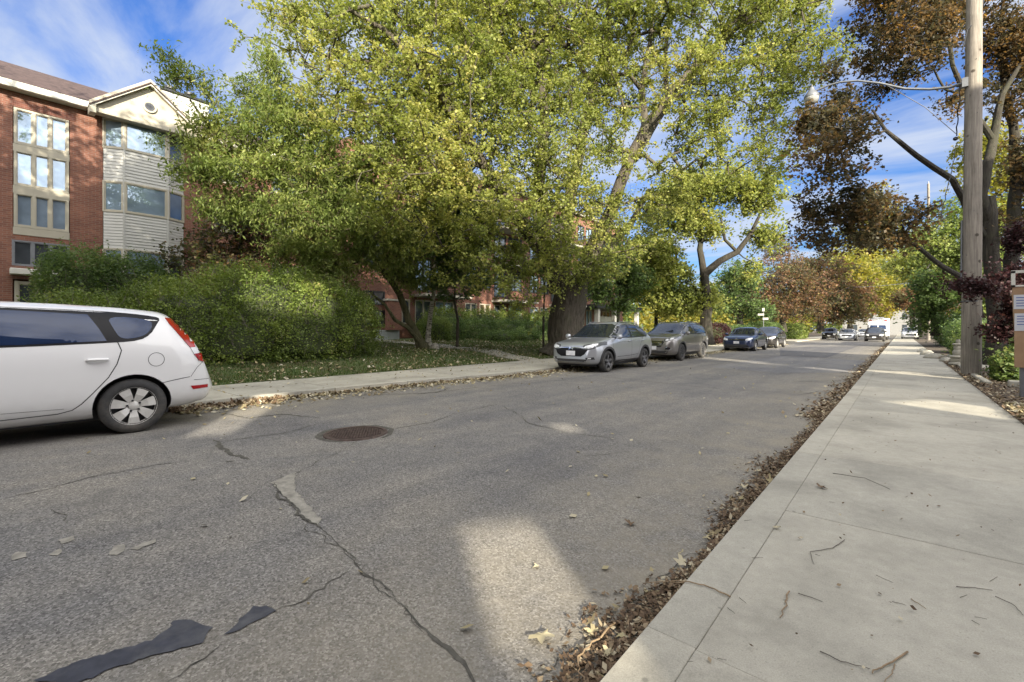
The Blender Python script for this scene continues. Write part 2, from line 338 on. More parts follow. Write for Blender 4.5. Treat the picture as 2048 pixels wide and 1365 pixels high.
def pole():
    m, nt, b = newmat('weathered_pole_wood'); mp = N(nt, 'ShaderNodeMapping'); mp.inputs['Scale'].default_value = (1, 1, .05); nt.links.new(objco(nt), mp.inputs[0])
    c = ramp(nt, noise(nt, 26, 6, .7, mp.outputs[0]), [(.3, (.13, .115, .095)), (.7, (.34, .31, .27))])
    c = mix(nt, 1, c, ramp(nt, noise(nt, 1.5, 6, .6, objco(nt)), [(.3, (.75, .75, .75)), (.7, (1.15, 1.13, 1.1))]), 'MULTIPLY')
    vo = N(nt, 'ShaderNodeTexVoronoi'); vo.inputs['Scale'].default_value = 2.6; nt.links.new(objco(nt), vo.inputs['Vector'])
    c = mix(nt, ramp(nt, vo.outputs['Distance'], [(.08, (.9, .9, .9)), (.14, (0, 0, 0))]), c, (.05, .04, .03))
    nt.links.new(c, b.inputs['Base Color']); b.inputs['Roughness'].default_value = .9; bump(nt, b, noise(nt, 30, 6, .7, mp.outputs[0]), .5, .02)
    return m
M['pole'] = pole()
M['twig'] = mat('dry_twig', (.24, .17, .10), .8, var=.3, scale=20)
M['twig_grey'] = mat('grey_twig', (.10, .085, .07), .85, var=.3, scale=20)
G = lambda *s: [(p, c) for p, c in s]
M['l_maple'] = leafmat('yellow_green_leaf', G((0, (.11, .14, .036)), (.3, (.20, .235, .062)), (.65, (.29, .31, .085)), (1, (.46, .42, .15))))
M['l_elm'] = leafmat('green_leaf', G((0, (.085, .125, .036)), (.45, (.165, .215, .06)), (.8, (.27, .31, .095)), (1, (.36, .35, .13))))
M['l_dark'] = leafmat('dark_green_leaf', G((0, (.058, .095, .034)), (.5, (.105, .16, .052)), (.9, (.165, .22, .07)), (1, (.20, .20, .07))))
M['l_hedge'] = leafmat('hedge_leaf', G((0, (.075, .110, .026)), (.5, (.15, .205, .044)), (.85, (.24, .29, .07)), (1, (.29, .25, .10))), .35, .8)
M['l_red'] = leafmat('copper_maple_leaf', G((0, (.036, .040, .022)), (.4, (.075, .066, .034)), (.7, (.15, .095, .042)), (1, (.34, .21, .075))), .45, .5)
M['l_maroon'] = leafmat('maroon_leaf', G((0, (.022, .010, .012)), (.6, (.050, .020, .022)), (1, (.10, .042, .032))), .25, .8)
M['l_orange'] = leafmat('rust_leaf', G((0, (.075, .085, .035)), (.35, (.13, .115, .05)), (.6, (.18, .10, .06)), (.8, (.24, .14, .08)), (1, (.34, .29, .09))), .45, .25)
M['l_yellow'] = leafmat('yellow_leaf', G((0, (.10, .12, .028)), (.5, (.25, .24, .05)), (1, (.42, .34, .08))), .5, .3)
M['l_litter'] = leafmat('fallen_leaf', G((0, (.060, .038, .022)), (.4, (.13, .085, .050)), (.75, (.24, .18, .11)), (1, (.42, .37, .26))), .05, 2.5, .8)
M['l_litter_pale'] = leafmat('pale_fallen_leaf', G((0, (.16, .125, .07)), (.5, (.34, .29, .16)), (1, (.48, .44, .34))), .05, 2.5, .8)
# ---------------------------------------------------------------- the setting: ground, road, walks
def sst(a, b, x): t = np.clip((x-a)/(b-a), 0, 1); return t*t*(3-2*t)
def kerb_x(y): return -9.08+.55*sst(4.0, 11.0, np.asarray(y, float))
def lawn_z(x, y):
    x = np.asarray(x, float); y = np.asarray(y, float)
    d = -11.45-x
    return .09+.34*sst(0, 3.2, d)+.33*sst(3, 10, d)+.025*np.sin(x*1.9+y*.7)*sst(.3, 2, d)*np.cos(y*1.3)
WALK = .09
b_ = MB(); b_.box(-900, 900, -300, 1500, -1, -.07)
tag(b_.build('ground', M['soil']), kind='structure')
def sheet(name, x0, x1, y0, y1, nx, ny, zf, m, parent=None, smooth=True):
    X, Y = np.meshgrid(np.linspace(x0, x1, nx), np.linspace(y0, y1, ny), indexing='ij'); Z = zf(X, Y)
    V = np.stack([X, Y, Z], -1).reshape(-1, 3); i = np.arange(nx*ny).reshape(nx, ny)
    Fc = np.stack([i[:-1, :-1], i[1:, :-1], i[1:, 1:], i[:-1, 1:]], -1).reshape(-1, 4)
    return npmesh(name, V, Fc, m, 4, parent, smooth=smooth)
road = tag(sheet('road', -9.3, -.72, -30, 420, 30, 500, lambda x, y: 0*x, M['asphalt']), kind='structure')
lawn = tag(sheet('lawn', -60, -11.45, -30, 90, 160, 240, lawn_z, M['lawn']), kind='structure')
tag(sheet('side_street', -60, -9.05, 48.2, 55.5, 8, 8, lambda x, y: 0*x+.66, M['asphalt_pale']), kind='structure')
garden = tag(sheet('garden_bed', 1.22, 40, -30, 300, 60, 300, lambda x, y: .07+.05*sst(1.6, 3, x)+.02*np.sin(x*5+y*3)*sst(1.3, 1.8, x), M['soil']), kind='structure')
# pavement slabs, each its own piece
rp = tag(empty('pavement'), kind='structure'); lp = tag(empty('pavement'), kind='structure')
sb = MB(); sb.box(-.32, .32, 0, 1, -.2, 0)
def slab(parent, x0, x1, y0, y1, z, g=.0015, name='slab', m='concrete', bevel=.003):
    b = MB(); b.box(x0+g, x1-g, y0+g, y1-g, -.15, z); return b.build(name, M[m], parent, bevel=bevel)
M['joint'] = mat('joint_grit', (.20, .185, .15), .95, var=.3, scale=20)
MB().box(-.785, 1.195, -3.5, 60, -.1, WALK-.007).build('bedding', M['joint'], rp)
y = -3.54
for i in range(32):
    slab(rp, -.60, 1.20, y, y+1.77, WALK+random.uniform(-.002, .003)); y += 1.77
slab(rp, -.60, 1.20, y, 330, WALK)
y = -5.3
while y < 60:
    slab(rp, -.80, -.6005, y, y+3.54, WALK, .0005, 'kerb_stone', 'concrete', .003); y += 3.54
slab(rp, -.80, -.60, y, 330, WALK, .003, 'kerb_stone', 'kerb')
y = -4.0
while y < 47:
    k0, k1 = float(kerb_x(y)), float(kerb_x(y+1.75))
    for nm, a0, a1, b0, b1, zt_, mt in (('kerb_stone', k0, k1, k0-.16, k1-.16, WALK+.006, 'kerb'), ('slab', k0-.172, k1-.172, -11.42, -11.42, WALK+random.uniform(-.003, .004), 'concrete')):
        b = MB(); z0 = -.15
        b.add([(a0, y+.006, z0), (a1, y+1.744, z0), (b1, y+1.744, z0), (b0, y+.006, z0), (a0, y+.006, zt_), (a1, y+1.744, zt_), (b1, y+1.744, zt_), (b0, y+.006, zt_)],
              [(0, 1, 2, 3), (4, 5, 6, 7), (0, 1, 5, 4), (1, 2, 6, 5), (2, 3, 7, 6), (3, 0, 4, 7)])
        b.build(nm, M[mt], lp, bevel=.008)
    y += 1.75
slab(lp, -11.42, -8.7, 55.6, 330, WALK); slab(lp, -8.69, -8.53, 55.6, 330, WALK+.006, .003, 'kerb_stone', 'kerb')
# garden path up to the left building, laid in slabs that follow the lawn
path = tag(empty('path'), kind='structure')
pts = [Vector((-11.44, 14.3, 0)), Vector((-17.5, 14.2, 0)), Vector((-21.5, 12.6, 0)), Vector((-24.9, 9.5, 0))]
for a, b2 in zip(pts, pts[1:]):
    L = (b2-a).length; n = max(1, round(L/1.3)); d = (b2-a)/n; sd_ = Vector((-d.y, d.x, 0)).normalized()*.62
    for i in range(n):
        p, q = a+d*i+d*.01, a+d*(i+1)-d*.01; v = []
        for dz in (-.1, .035):
            for c_ in (p-sd_, p+sd_, q+sd_, q-sd_): v.append((c_.x, c_.y, float(lawn_z(c_.x, c_.y))+dz))
        MB().add(v, [(3, 2, 1, 0), (4, 5, 6, 7), (0, 1, 5, 4), (1, 2, 6, 5), (2, 3, 7, 6), (3, 0, 4, 7)]).build('slab', M['concrete'], path)
slab(path, -11.4, -10.5, 13.0, 13.01, .02) if False else None
# driveway beside the right-hand pole
dr = tag(empty('driveway'), kind='structure')
for j in range(4):
    for i in range(3): slab(dr, 1.9+i*1.6, 3.46+i*1.6, 14.6+j*1.9, 16.46+j*1.9, .135, .012)
for i, (a, b2) in enumerate([((1.32, 14.4), (1.30, 16.6)), ((1.30, 18.4), (1.34, 20.6)), ((1.34, 20.66), (1.36, 22.9))]):
    MB().bar((a[0]+.12, a[1], .12), (b2[0]+.12, b2[1], .12), .13, .14).build('edging_stone', M['kerb'], dr, bevel=.02)
MB().bar((1.75, 14.45, .15), (4.6, 14.45, .15), .16, .14).build('edging_stone', M['kerb'], dr, bevel=.02)
# ---- marks, patches and cracks in the road
def flat(name, pts, m, z, parent=road, px=True, jag=.0, seg=.05):
    P = [gp(*p) if px else Vector((*p, 0)) for p in pts]
    if jag:
        Q = []
        for a, b2 in zip(P, P[1:]+P[:1]):
            n = max(1, int((b2-a).length/seg))
            for i in range(n):
                q = a.lerp(b2, i/n); s = min(jag, (b2-a).length*.3); Q.append(q+Vector((random.uniform(-s, s), random.uniform(-s, s), 0)))
        P = Q
    r = geometry.delaunay_2d_cdt([p.xy for p in P], [], [list(range(len(P)))], 1, 1e-5)
    return MB().add([(v.x, v.y, z) for v in r[0]], r[2]).build(name, m, parent)
def crack(pts, wdt, m='crack', z=.0035, name='crack', jag=None):
    P = [gp(*p) for p in pts]; Q = []
    for a, b2 in zip(P, P[1:]):
        n = max(1, int((b2-a).length/.035)); s = (b2-a).cross(Vector((0, 0, 1))).normalized()
        for i in range(n): Q.append((a.lerp(b2, i/n), s))
    Q.append((P[-1], s)); off = 0; V = []; jag = jag if jag is not None else .012; ww = 1.0
    for i, (q, s) in enumerate(Q):
        off = off*.82+random.gauss(0, jag); ww = min(1.5, max(.25, ww+random.gauss(0, .22))); k = wdt*ww*random.uniform(.45, 1)*min(1, (i+1)/4, (len(Q)-i)/4)
        V += [(*(q+s*(off+k/2)).xy, z), (*(q+s*(off-k/2)).xy, z)]
    MB().add(V, [(2*i, 2*i+1, 2*i+3, 2*i+2) for i in range(len(Q)-1)]).build(name, M[m], road)
flat('asphalt_patch', [(1418, 735), (1560, 713), (1730, 722), (1700, 746), (1560, 747)], M['asphalt_pale'], .004, jag=.04, seg=.5)
flat('asphalt_patch', [(1560, 696), (1716, 693), (1654, 716), (1560, 712)], M['asphalt_new'], .008, jag=.03, seg=.5)
flat('asphalt_patch', [(1190, 766), (1300, 757), (1420, 772), (1300, 785)], M['asphalt_pale'], .004, jag=.05, seg=.3) if False else None
flat('tar_patch', [(70, 1365), (130, 1336), (210, 1310), (300, 1285), (335, 1262), (350, 1243), (385, 1242), (425, 1256), (414, 1272), (402, 1290), (330, 1308), (230, 1338), (150, 1372)], M['tar'], .006, jag=.010, seg=.022)
flat('tar_patch', [(450, 1272), (480, 1240), (505, 1217), (530, 1214), (548, 1224), (520, 1242), (480, 1262)], M['tar'], .006, jag=.010, seg=.022)
flat('concrete_patch', [(543, 966), (590, 946), (592, 985), (620, 1016), (642, 1040), (636, 1053), (608, 1036), (578, 1002)], M['crackfill'], .006, jag=.012, seg=.04)
for p in ([(18, 1118), (35, 1106), (57, 1105), (50, 1116), (25, 1122)], [(115, 1082), (150, 1073), (150, 1080), (125, 1090)], [(100, 1110), (120, 1098), (128, 1102), (112, 1113)], [(220, 1110), (225, 1094), (248, 1090), (248, 1104), (235, 1113)], [(262, 1100), (285, 1088), (312, 1080), (310, 1086), (275, 1101)]):
    flat('paint_mark', p, M['crackfill'], .005, jag=.008, seg=.03)
crack([(545, 968), (578, 1006), (610, 1040), (642, 1056), (650, 1072), (690, 1105), (730, 1150), (770, 1180), (830, 1245), (890, 1300), (940, 1352), (960, 1385)], .017, jag=.006)
crack([(612, 1040), (640, 1058), (700, 1116), (780, 1192), (850, 1266)], .006, z=.0037, jag=.014)
crack([(545, 968), (560, 992), (590, 1024), (640, 1060)], .022, z=.0065)
crack([(590, 950), (640, 920), (700, 893), (715, 880)], .018)
crack([(790, 858), (860, 846), (940, 822), (1010, 804), (1120, 800)], .022)
crack([(1010, 812), (1060, 848), (1150, 868), (1230, 876)], .02)
crack([(360, 800), (430, 824), (500, 838), (560, 830), (640, 836)], .03)
crack([(430, 880), (462, 906), (496, 920)], .05); crack([(440, 885), (560, 868), (650, 846)], .02); crack([(470, 922), (450, 924)], .05)
crack([(330, 1365), (410, 1318), (440, 1290)], .012); crack([(545, 1225), (600, 1195), (660, 1160), (690, 1140)], .010)
crack([(0, 1000), (80, 982), (160, 960), (260, 938), (360, 925)], .012); crack([(95, 1022), (125, 1030), (122, 1048)], .014); crack([(20, 1150), (0, 1160)], .01)
crack([(1190, 752), (1400, 775), (1600, 790), (1700, 775)], .03); crack([(830, 790), (1000, 770), (1180, 757)], .03); crack([(700, 792), (870, 786), (900, 776)], .05)
crack([(1400, 752), (1560, 765), (1680, 762)], .03); crack([(1560, 725), (1700, 735)], .04)
crack([(1450, 1085), (1350, 1110), (1230, 1260), (1150, 1290), (1050, 1365)], .006)
for _ in range(12):
    a = random.uniform(250, 1500); bb = random.uniform(760, 1200); crack([(a, bb), (a+random.uniform(20, 90), bb+random.uniform(-10, 20))], .007)
# manhole
mc = gp(712, 868); R_ = .37
mh = tag(empty('manhole_cover', (mc.x, mc.y, .008), .5), 'round rusty iron manhole cover set in the cracked road', 'manhole cover')
M['iron'] = mat('rusty_iron', (.115, .085, .075), .6, .5, var=.35, scale=14)
MB().lathe([(0, .0), (R_-.03, .0), (R_-.03, -.02)], 40).build('plate', M['iron'], mh)
MB().lathe([(R_-.028, -.01), (R_-.028, .010), (R_+.015, .010), (R_+.02, -.01)], 40).build('ring', M['iron'], mh)
lug = MB()
for i in range(-9, 10):
    for j in range(-9, 10):
        x, y_ = i*.036+(j % 2)*.018, j*.036
        if math.hypot(x, y_) < R_-.06: lug.box(x-.011, x+.011, y_-.013, y_+.013, -.004, .009)
tag(lug.build('tread_studs', M['iron'], mh), kind='stuff')
crack_rim = []
for k in range(15): a = k/14*5.2+.2; crack_rim.append(mc+Vector((math.cos(a), math.sin(a), 0))*(R_+.06+random.uniform(-.02, .04)))
V = []
for k, p in enumerate(crack_rim):
    d = (p-mc).normalized()*random.uniform(.015, .05); V += [(*(p-d).xy, .004), (*(p+d).xy, .004)]
MB().add(V, [(2*i, 2*i+1, 2*i+3, 2*i+2) for i in range(14)]).build('crack', M['crack'], road)
# ---------------------------------------------------------------- buildings
def facade(name, x, y0, y1, z0, z1, holes, m, parent, depth=.14, thick=.3, axis='x', sgn=1):
    """wall in the plane x = const facing +x with openings (ya, yb, za, zb) and their reveals"""
    ys = sorted({y0, y1, *[h[0] for h in holes], *[h[1] for h in holes]}); zs = sorted({z0, z1, *[h[2] for h in holes], *[h[3] for h in holes]})
    b = MB()
    for a, c in zip(ys, ys[1:]):
        for d, e in zip(zs, zs[1:]):
            if any(h[0] <= a and c <= h[1] and h[2] <= d and e <= h[3] for h in holes): continue
            b.add([(x, a, d), (x, c, d), (x, c, e), (x, a, e)], [(0, 1, 2, 3)])
    for a, c, d, e in holes:
        q = x-depth
        b.add([(x, a, d), (x, c, d), (x, c, e), (x, a, e), (q, a, d), (q, c, d), (q, c, e), (q, a, e)], [(0, 4, 5, 1), (1, 5, 6, 2), (2, 6, 7, 3), (3, 7, 4, 0)])
    b.add([(x, y0, z0), (x-thick, y0, z0), (x-thick, y0, z1), (x, y0, z1)], [(0, 1, 2, 3)]); b.add([(x, y1, z0), (x-thick, y1, z0), (x-thick, y1, z1), (x, y1, z1)], [(3, 2, 1, 0)])
    return b.build(name, m, parent, fix=False)
def window(x, y0, y1, z0, z1, parent, frame='trim', glass='window', fw=.055, n=1, proud=.04, mull=None, rail=False, name='window', back=.06):
    """n casements side by side; the frame is the part, each pane a sub-part"""
    f = MB(); f.box(x-back, x+proud, y0, y0+fw, z0, z1); f.box(x-back, x+proud, y1-fw, y1, z0, z1)
    f.box(x-back, x+proud-.003, y0+fw, y1-fw, z1-fw, z1); f.box(x-back, x+proud-.003, y0+fw, y1-fw, z0, z0+fw)
    wi = (y1-y0-2*fw)/n
    for i in range(1, n): f.box(x-back, x+proud-.006, y0+fw+wi*i-fw*.6, y0+fw+wi*i+fw*.6, z0+fw, z1-fw)
    o = f.build(name, M[frame], parent)
    for i in range(n):
        a, c = y0+fw+wi*i+(fw*.6 if i else 0), y0+fw+wi*(i+1)-(fw*.6 if i < n-1 else 0)
        t = random.uniform(-.004, .004)
        MB().add([(x-.03, a, z0+fw), (x-.03+t, c, z0+fw), (x-.03+t*1.5, c, z1-fw), (x-.03, a, z1-fw)], [(0, 1, 2, 3)]).build('pane', M[glass], o, fix=False)
        s = MB()
        for (p, q, r, u) in ((a, a+.03, z0+fw, z1-fw), (c-.03, c, z0+fw, z1-fw), (a+.03, c-.03, z0+fw, z0+fw+.03), (a+.03, c-.03, z1-fw-.03, z1-fw)): s.box(x-.027, x+.012, p, q, r, u)
        s.build('sash', M[frame], o)
    return o
A = tag(empty('apartment_building', (0, 0, 0)), 'three storey red brick apartment building with a gabled bay of cream siding behind the shrubs', 'building')
XA = -25.0
sw = [(.52, 2.0, 8.28, 9.62), (.52, 2.0, 6.72, 8.05), (.52, 2.0, 5.17, 6.47), (.48, 2.02, 3.72, 4.68), (.50, 2.5, .75, 3.22)]
rw = [(7.0, 8.2, 8.55, 9.75), (7.0, 8.2, 6.15, 7.35), (7.0, 8.2, 3.6, 4.8), (9.6, 11.2, 8.55, 9.75), (9.6, 11.2, 6.15, 7.35), (9.6, 11.2, 3.6, 4.8), (9.6, 11.2, 1.3, 2.5)]
lw = [(-2.6, -1.1, 8.4, 9.7), (-2.6, -1.1, 6.0, 7.3), (-2.6, -1.1, 3.4, 4.7), (-2.6, -1.1, 1.2, 2.4)]
bayh = [(3.0, 5.78, .75, 10.1)]
facade('wall', XA, -7, 13.0, .3, 10.25, [(.5, 2.02, 4.96, 9.64), sw[3], sw[4]]+rw+lw+bayh, M['brick'], A)
MB().box(XA-10, XA-.32, -7, 13, .3, 10.2).build('rear_wall', M['brick'], A)
for k in range(3):   # stair window: three rows of three lights above one another
    a, c, d, e = sw[k]; window(XA-.02, a+.004, c-.004, d, e, A, n=3, fw=.075, proud=.05)
    MB().box(XA-.08, XA+.025, .505, 2.015, d-.30+(.012), d-.004).build('spandrel_panel', M['trim'], A, bevel=.008)
w4 = window(XA-.03, *sw[3], A, frame='grey_metal', glass='window_dark', n=3, fw=.05)
so_ = MB()
for i in range(34): so_.box(XA-.01, XA+.012, .42+i*.052, .42+i*.052+.043, 9.655, 9.90)
so_.build('brick_lintel', M['brick_dark'], A)
MB().box(XA, XA+.55, .42, 2.6, 3.36, 3.58).build('door_canopy', M['trim_white'], A, bevel=.02)
for k, (a, c) in enumerate(((.54, 1.44), (1.46, 2.36))):
    d_ = window(XA-.05, a, c, .78, 3.15, A, n=1, fw=.11, name='door', glass='window_dark')
    MB().tube([(XA+.03, c-.16 if k == 0 else a+.16, 1.75), (XA+.03, c-.16 if k == 0 else a+.16, 2.15)], .015, 6).build('handle', M['chrome'], d_)
for h in rw+lw: window(XA-.02, *h, A, n=2, glass='window_dark' if random.random() < .4 else 'window'); MB().box(XA, XA+.06, h[0]-.06, h[1]+.06, h[2]-.09, h[2]-.002).build('sill', M['trim'], A, bevel=.008)
# bay: three faces of windows over clapboard
bp = [(-25.0, 3.0), (-24.62, 3.62), (-24.62, 5.1), (-25.0, 5.78)]
def on_face(a, b2, u0, u1, z0, z1, off=0, thick=.05):
    a, b2 = Vector((*a, 0)), Vector((*b2, 0)); d = (b2-a).normalized(); n = Vector((d.y, -d.x, 0)); 
    if n.x < 0: n = -n
    p, q = a+d*u0+n*off, a+d*u1+n*off; V = []
    for z in (z0, z1): V += [(p.x, p.y, z), (q.x, q.y, z), (q.x-n.x*thick, q.y-n.y*thick, z), (p.x-n.x*thick, p.y-n.y*thick, z)]
    return V, [(3, 2, 1, 0), (4, 5, 6, 7), (0, 1, 5, 4), (1, 2, 6, 5), (2, 3, 7, 6), (3, 0, 4, 7)]
bands = [(8.86, 10.1, 'w'), (7.52, 8.86, 's'), (6.22, 7.52, 'w'), (4.72, 6.22, 's'), (3.40, 4.72, 'w'), (.75, 3.40, 's')]
for a, b2 in zip(bp, bp[1:]):
    L = math.dist(a, b2)
    for z0, z1, t in bands:
        if t == 's':
            n = round((z1-z0)/.128); h = (z1-z0)/n
            for i in range(n):
                V, Fq = on_face(a, b2, .02, L-.02, z0+h*i, z0+h*(i+1)-.004, 0, .05)
                V = [(v[0]+(.022 if j < 2 else 0), v[1], v[2]) for j, v in enumerate(V)]   # lower edge laps out
                MB().add(V, Fq).build('siding_slat', M['siding'], A)
        else:
            f = MB(); fw = .065
            for (u0, u1, q0, q1) in ((.0, fw, z0, z1), (L-fw, L, z0, z1), (fw, L-fw, z0, z0+fw), (fw, L-fw, z1-fw, z1)): f.add(*on_face(a, b2, u0, u1, q0, q1, .035, .09))
            o = f.build('window', M['trim'], A)
            g = MB()
            for (u0, u1, q0, q1) in ((fw, fw+.035, z0+fw, z1-fw), (L-fw-.035, L-fw, z0+fw, z1-fw), (fw+.035, L-fw-.035, z0+fw, z0+fw+.035), (fw+.035, L-fw-.035, z1-fw-.035, z1-fw)): g.add(*on_face(a, b2, u0, u1, q0, q1, .012, .05))
            g.build('sash', M['trim'], o)
            V, _ = on_face(a, b2, fw, L-fw, z0+fw, z1-fw, -.012, .01)
            MB().add([V[0], V[1], V[5], V[4]], [(0, 1, 2, 3)]).build('pane', M['window_dark'] if b2[1] > 5.5 else M['window'], o, fix=False)
MB().add([(-25.2, y_, z_) for y_, z_ in ((2.9, .5), (5.9, .5), (5.9, 10.1), (2.9, 10.1))], [(0, 1, 2, 3)]).build('bay_lining', M['dark_metal'], A)
for p in bp[1:3]: MB().box(p[0]-.04, p[0]+.03, p[1]-.035, p[1]+.035, .75, 10.1).build('corner_board', M['siding'], A)
# roof, gutter, gable
roof = MB(); ov = .45
roof.add([(XA+ov, -7.3, 10.46), (XA+ov, 13.2, 10.46), (XA-2.0, 13.2, 12.0), (XA-2.0, -7.3, 12.0), (XA-9, -7.3, 12.02), (XA-9, 13.2, 12.02), (XA-10.4, 13.2, 10.4), (XA-10.4, -7.3, 10.4)],
         [(0, 1, 2, 3), (3, 2, 5, 4), (4, 5, 6, 7), (0, 3, 4, 7), (1, 6, 5, 2)])
rf = roof.build('roof', M['shingle'], A)
MB().box(XA-.1, XA+ov, -7.3, 2.55, 10.2, 10.455).build('gutter', M['trim_white'], A, bevel=.02)
MB().box(XA-.1, XA+ov, 6.4, 13.2, 10.2, 10.455).build('gutter', M['trim_white'], A, bevel=.02)
ga, gb, gm, gz0, gz1, gx = 2.62, 6.22, 4.40, 10.12, 11.60, -24.1
g = MB(); g.add([(gx-.19, ga-.05, gz0-.0), (gx-.19, gb+.05, gz0-.0), (gx-.19, gm, gz1+.12)], [(0, 1, 2)]); gp_ = g.build('gable', M['trim'], A, fix=False)
MB().lathe([(0, .03), (.17, .03), (.17, .0)], 24, 'x', (gx-.17, gm, 10.82)).build('vent', M['dark_metal'], gp_)
MB().lathe([(.17, -.01), (.17, .05), (.24, .05), (.24, -.01)], 24, 'x', (gx-.17, gm, 10.82)).build('vent_ring', M['trim'], gp_)
sl = MB()
for i in range(-3, 4): sl.box(gx-.138, gx-.12, gm-math.sqrt(.0289-(i*.045)**2)+.01, gm+math.sqrt(.0289-(i*.045)**2)-.01, 10.82+i*.045-.012, 10.82+i*.045+.012)
sl.build('louvre', M['grey_metal'], gp_)
MB().box(gx-.5, gx-.1, ga, gb, gz0-.12, gz0+.06).build('gable_beam', M['trim'], A, bevel=.01)
for s, (ya, yb) in enumerate(((ga-.12, gm), (gb+.12, gm))):
    for nm, o1, th, mt, xx0, xx1 in (('rake_board', 0, .26, 'trim', gx-.2, gx), ('rake_board', -.02, .12, 'trim_white', gx, gx+.04), ('gable_roof', .05, .06, 'shingle', -28.5, gx+.08)):
        za, zb = gz0-.02+o1, gz1+.10+o1
        MB().add([(xx, yy, zz_) for xx in (xx0, xx1) for yy, zz_ in ((ya, za), (yb, zb), (yb, zb+th), (ya, za+th))],
                 [(0, 1, 2, 3), (4, 5, 6, 7), (0, 1, 5, 4), (1, 2, 6, 5), (2, 3, 7, 6), (3, 0, 4, 7)]).build(nm, M[mt], A)
    yy = ga-.12 if s == 0 else gb-.08
    MB().box(gx-.45, gx+.03, yy, yy+.2, gz0-.22, gz0+.16).build('rake_end', M['trim'], A, bevel=.01)
ch = MB(); ch.box(-27.6, -26.0, 5.2, 7.0, 11.2, 12.5); chn = ch.build('chimney', M['siding'], A)
for i in range(9): MB().box(-27.65, -25.965, 5.17, 7.03, 11.3+i*.13, 11.3+i*.13+.11).build('siding_slat', M['siding'], chn)
MB().box(-27.75, -25.9, 5.1, 7.1, 12.5, 12.6).build('cap', M['dark_metal'], chn)
for yy in (5.6, 6.4): MB().lathe([(.16, 12.6), (.16, 12.85), (.24, 12.87), (.24, 12.98), (0, 13.0)], 10, 'z', (-26.6, yy, 0)).build('flue', M['dark_metal'], chn)

# second building, further up the street behind the trees
B = tag(empty('apartment_building'), 'long brown brick apartment block with balconies seen under the maple behind the parked cars', 'building')
XB = -22.8
eh = [(13.6, 15.0, 2.75, 3.55), (13.6, 15.0, 1.5, 2.45), (13.6, 15.0, 5.0, 6.4), (13.6, 15.0, 8.0, 9.4)]
facade('wall', XB, 12.6, 15.9, .3, 11.8, eh, M['brick'], B, thick=9)
MB().box(XB-.1, XB+.10, 12.55, 15.95, .3, 1.30).build('footing', M['pale_concrete'], B, bevel=.02)
MB().box(XB-.05, XB+.30, 15.0, 15.95, 1.31, 3.0).build('brick_pier', M['brick'], B); MB().box(XB-.1, XB+.36, 14.9, 16.0, 3.005, 3.12).build('pier_cap', M['kerb'], B, bevel=.01)
for h in eh: window(XB-.02, *h, B, n=2, frame='dark_metal', glass='window_dark')
XR = -24.2; holes = []; spec = []
for k in range(4):
    y0 = 16.6+k*7.6
    for s in range(4):
        zb = .95+s*2.8
        holes.append((y0+1.6, y0+3.0, zb+.15, zb+2.35)); spec.append(('d', k, s)); holes.append((y0+3.3, y0+5.0, zb+.75, zb+2.35)); spec.append(('w', k, s))
        holes.append((y0+6.1, y0+7.3, zb+.75, zb+2.35)); spec.append(('w', k, s)); holes.append((y0+.0, y0+1.2, zb+.75, zb+2.35)); spec.append(('w', k, s))
facade('wall', XR, 15.9, 47.4, .3, 12.6, holes, M['brick'], B, thick=9)
M['lit'] = glassy('warm_reflecting_glass', (.62, .50, .30), .04, 1, .85)  # yellow reflection painted into the glass colour
for h, sp_ in zip(holes, spec): window(XR-.02, *h, B, n=2, frame='dark_metal' if sp_[2] else 'trim', glass='lit' if random.random() < .22 and sp_[2] == 0 else ('window' if random.random() < .5 else 'window_dark'), name='balcony_door' if sp_[0] == 'd' else 'window')
for k in range(4):
    y0 = 16.6+k*7.6
    for s in range(1, 4):
        z = .95+s*2.8-.12
        bl = MB().box(XR, XR+1.5, y0+1.3, y0+5.4, z-.16, z).build('balcony', M['kerb'], B, bevel=.01)
        r = MB(); x = XR+1.42
        r.bar((x, y0+1.35, z+1.0), (x, y0+5.35, z+1.0), .05); r.bar((x, y0+1.35, z+.1), (x, y0+5.35, z+.1), .04)
        for i in range(36): r.bar((x, y0+1.4+i*.112, z), (x, y0+1.4+i*.112, z+1.0), .02)
        for yy in (y0+1.35, y0+5.35):
            r.bar((XR, yy, z+1.0), (x, yy, z+1.0), .05)
            for i in range(10): r.bar((XR+.1+i*.14, yy, z), (XR+.1+i*.14, yy, z+1.0), .02)
        r.build('railing', M['dark_metal'], bl)
MB().box(XR-9, XR+.25, 15.85, 47.6, 12.6, 12.95).build('parapet', M['kerb'], B)
MB().box(XR, XR+2.6, 37.2, 46.8, 3.35, 3.75).build('entrance_canopy', M['dark_metal'], B, bevel=.03)
for yy in (37.9, 41.2, 46.3): MB().box(XR+2.0, XR+2.4, yy-.2, yy+.2, .3, 3.35).build('column', M['trim_white'], B, bevel=.02)
MB().box(XR+.02, XR+.10, 41.9, 45.9, 2.2, 2.75).build('sign_board', M['trim_white'], B)

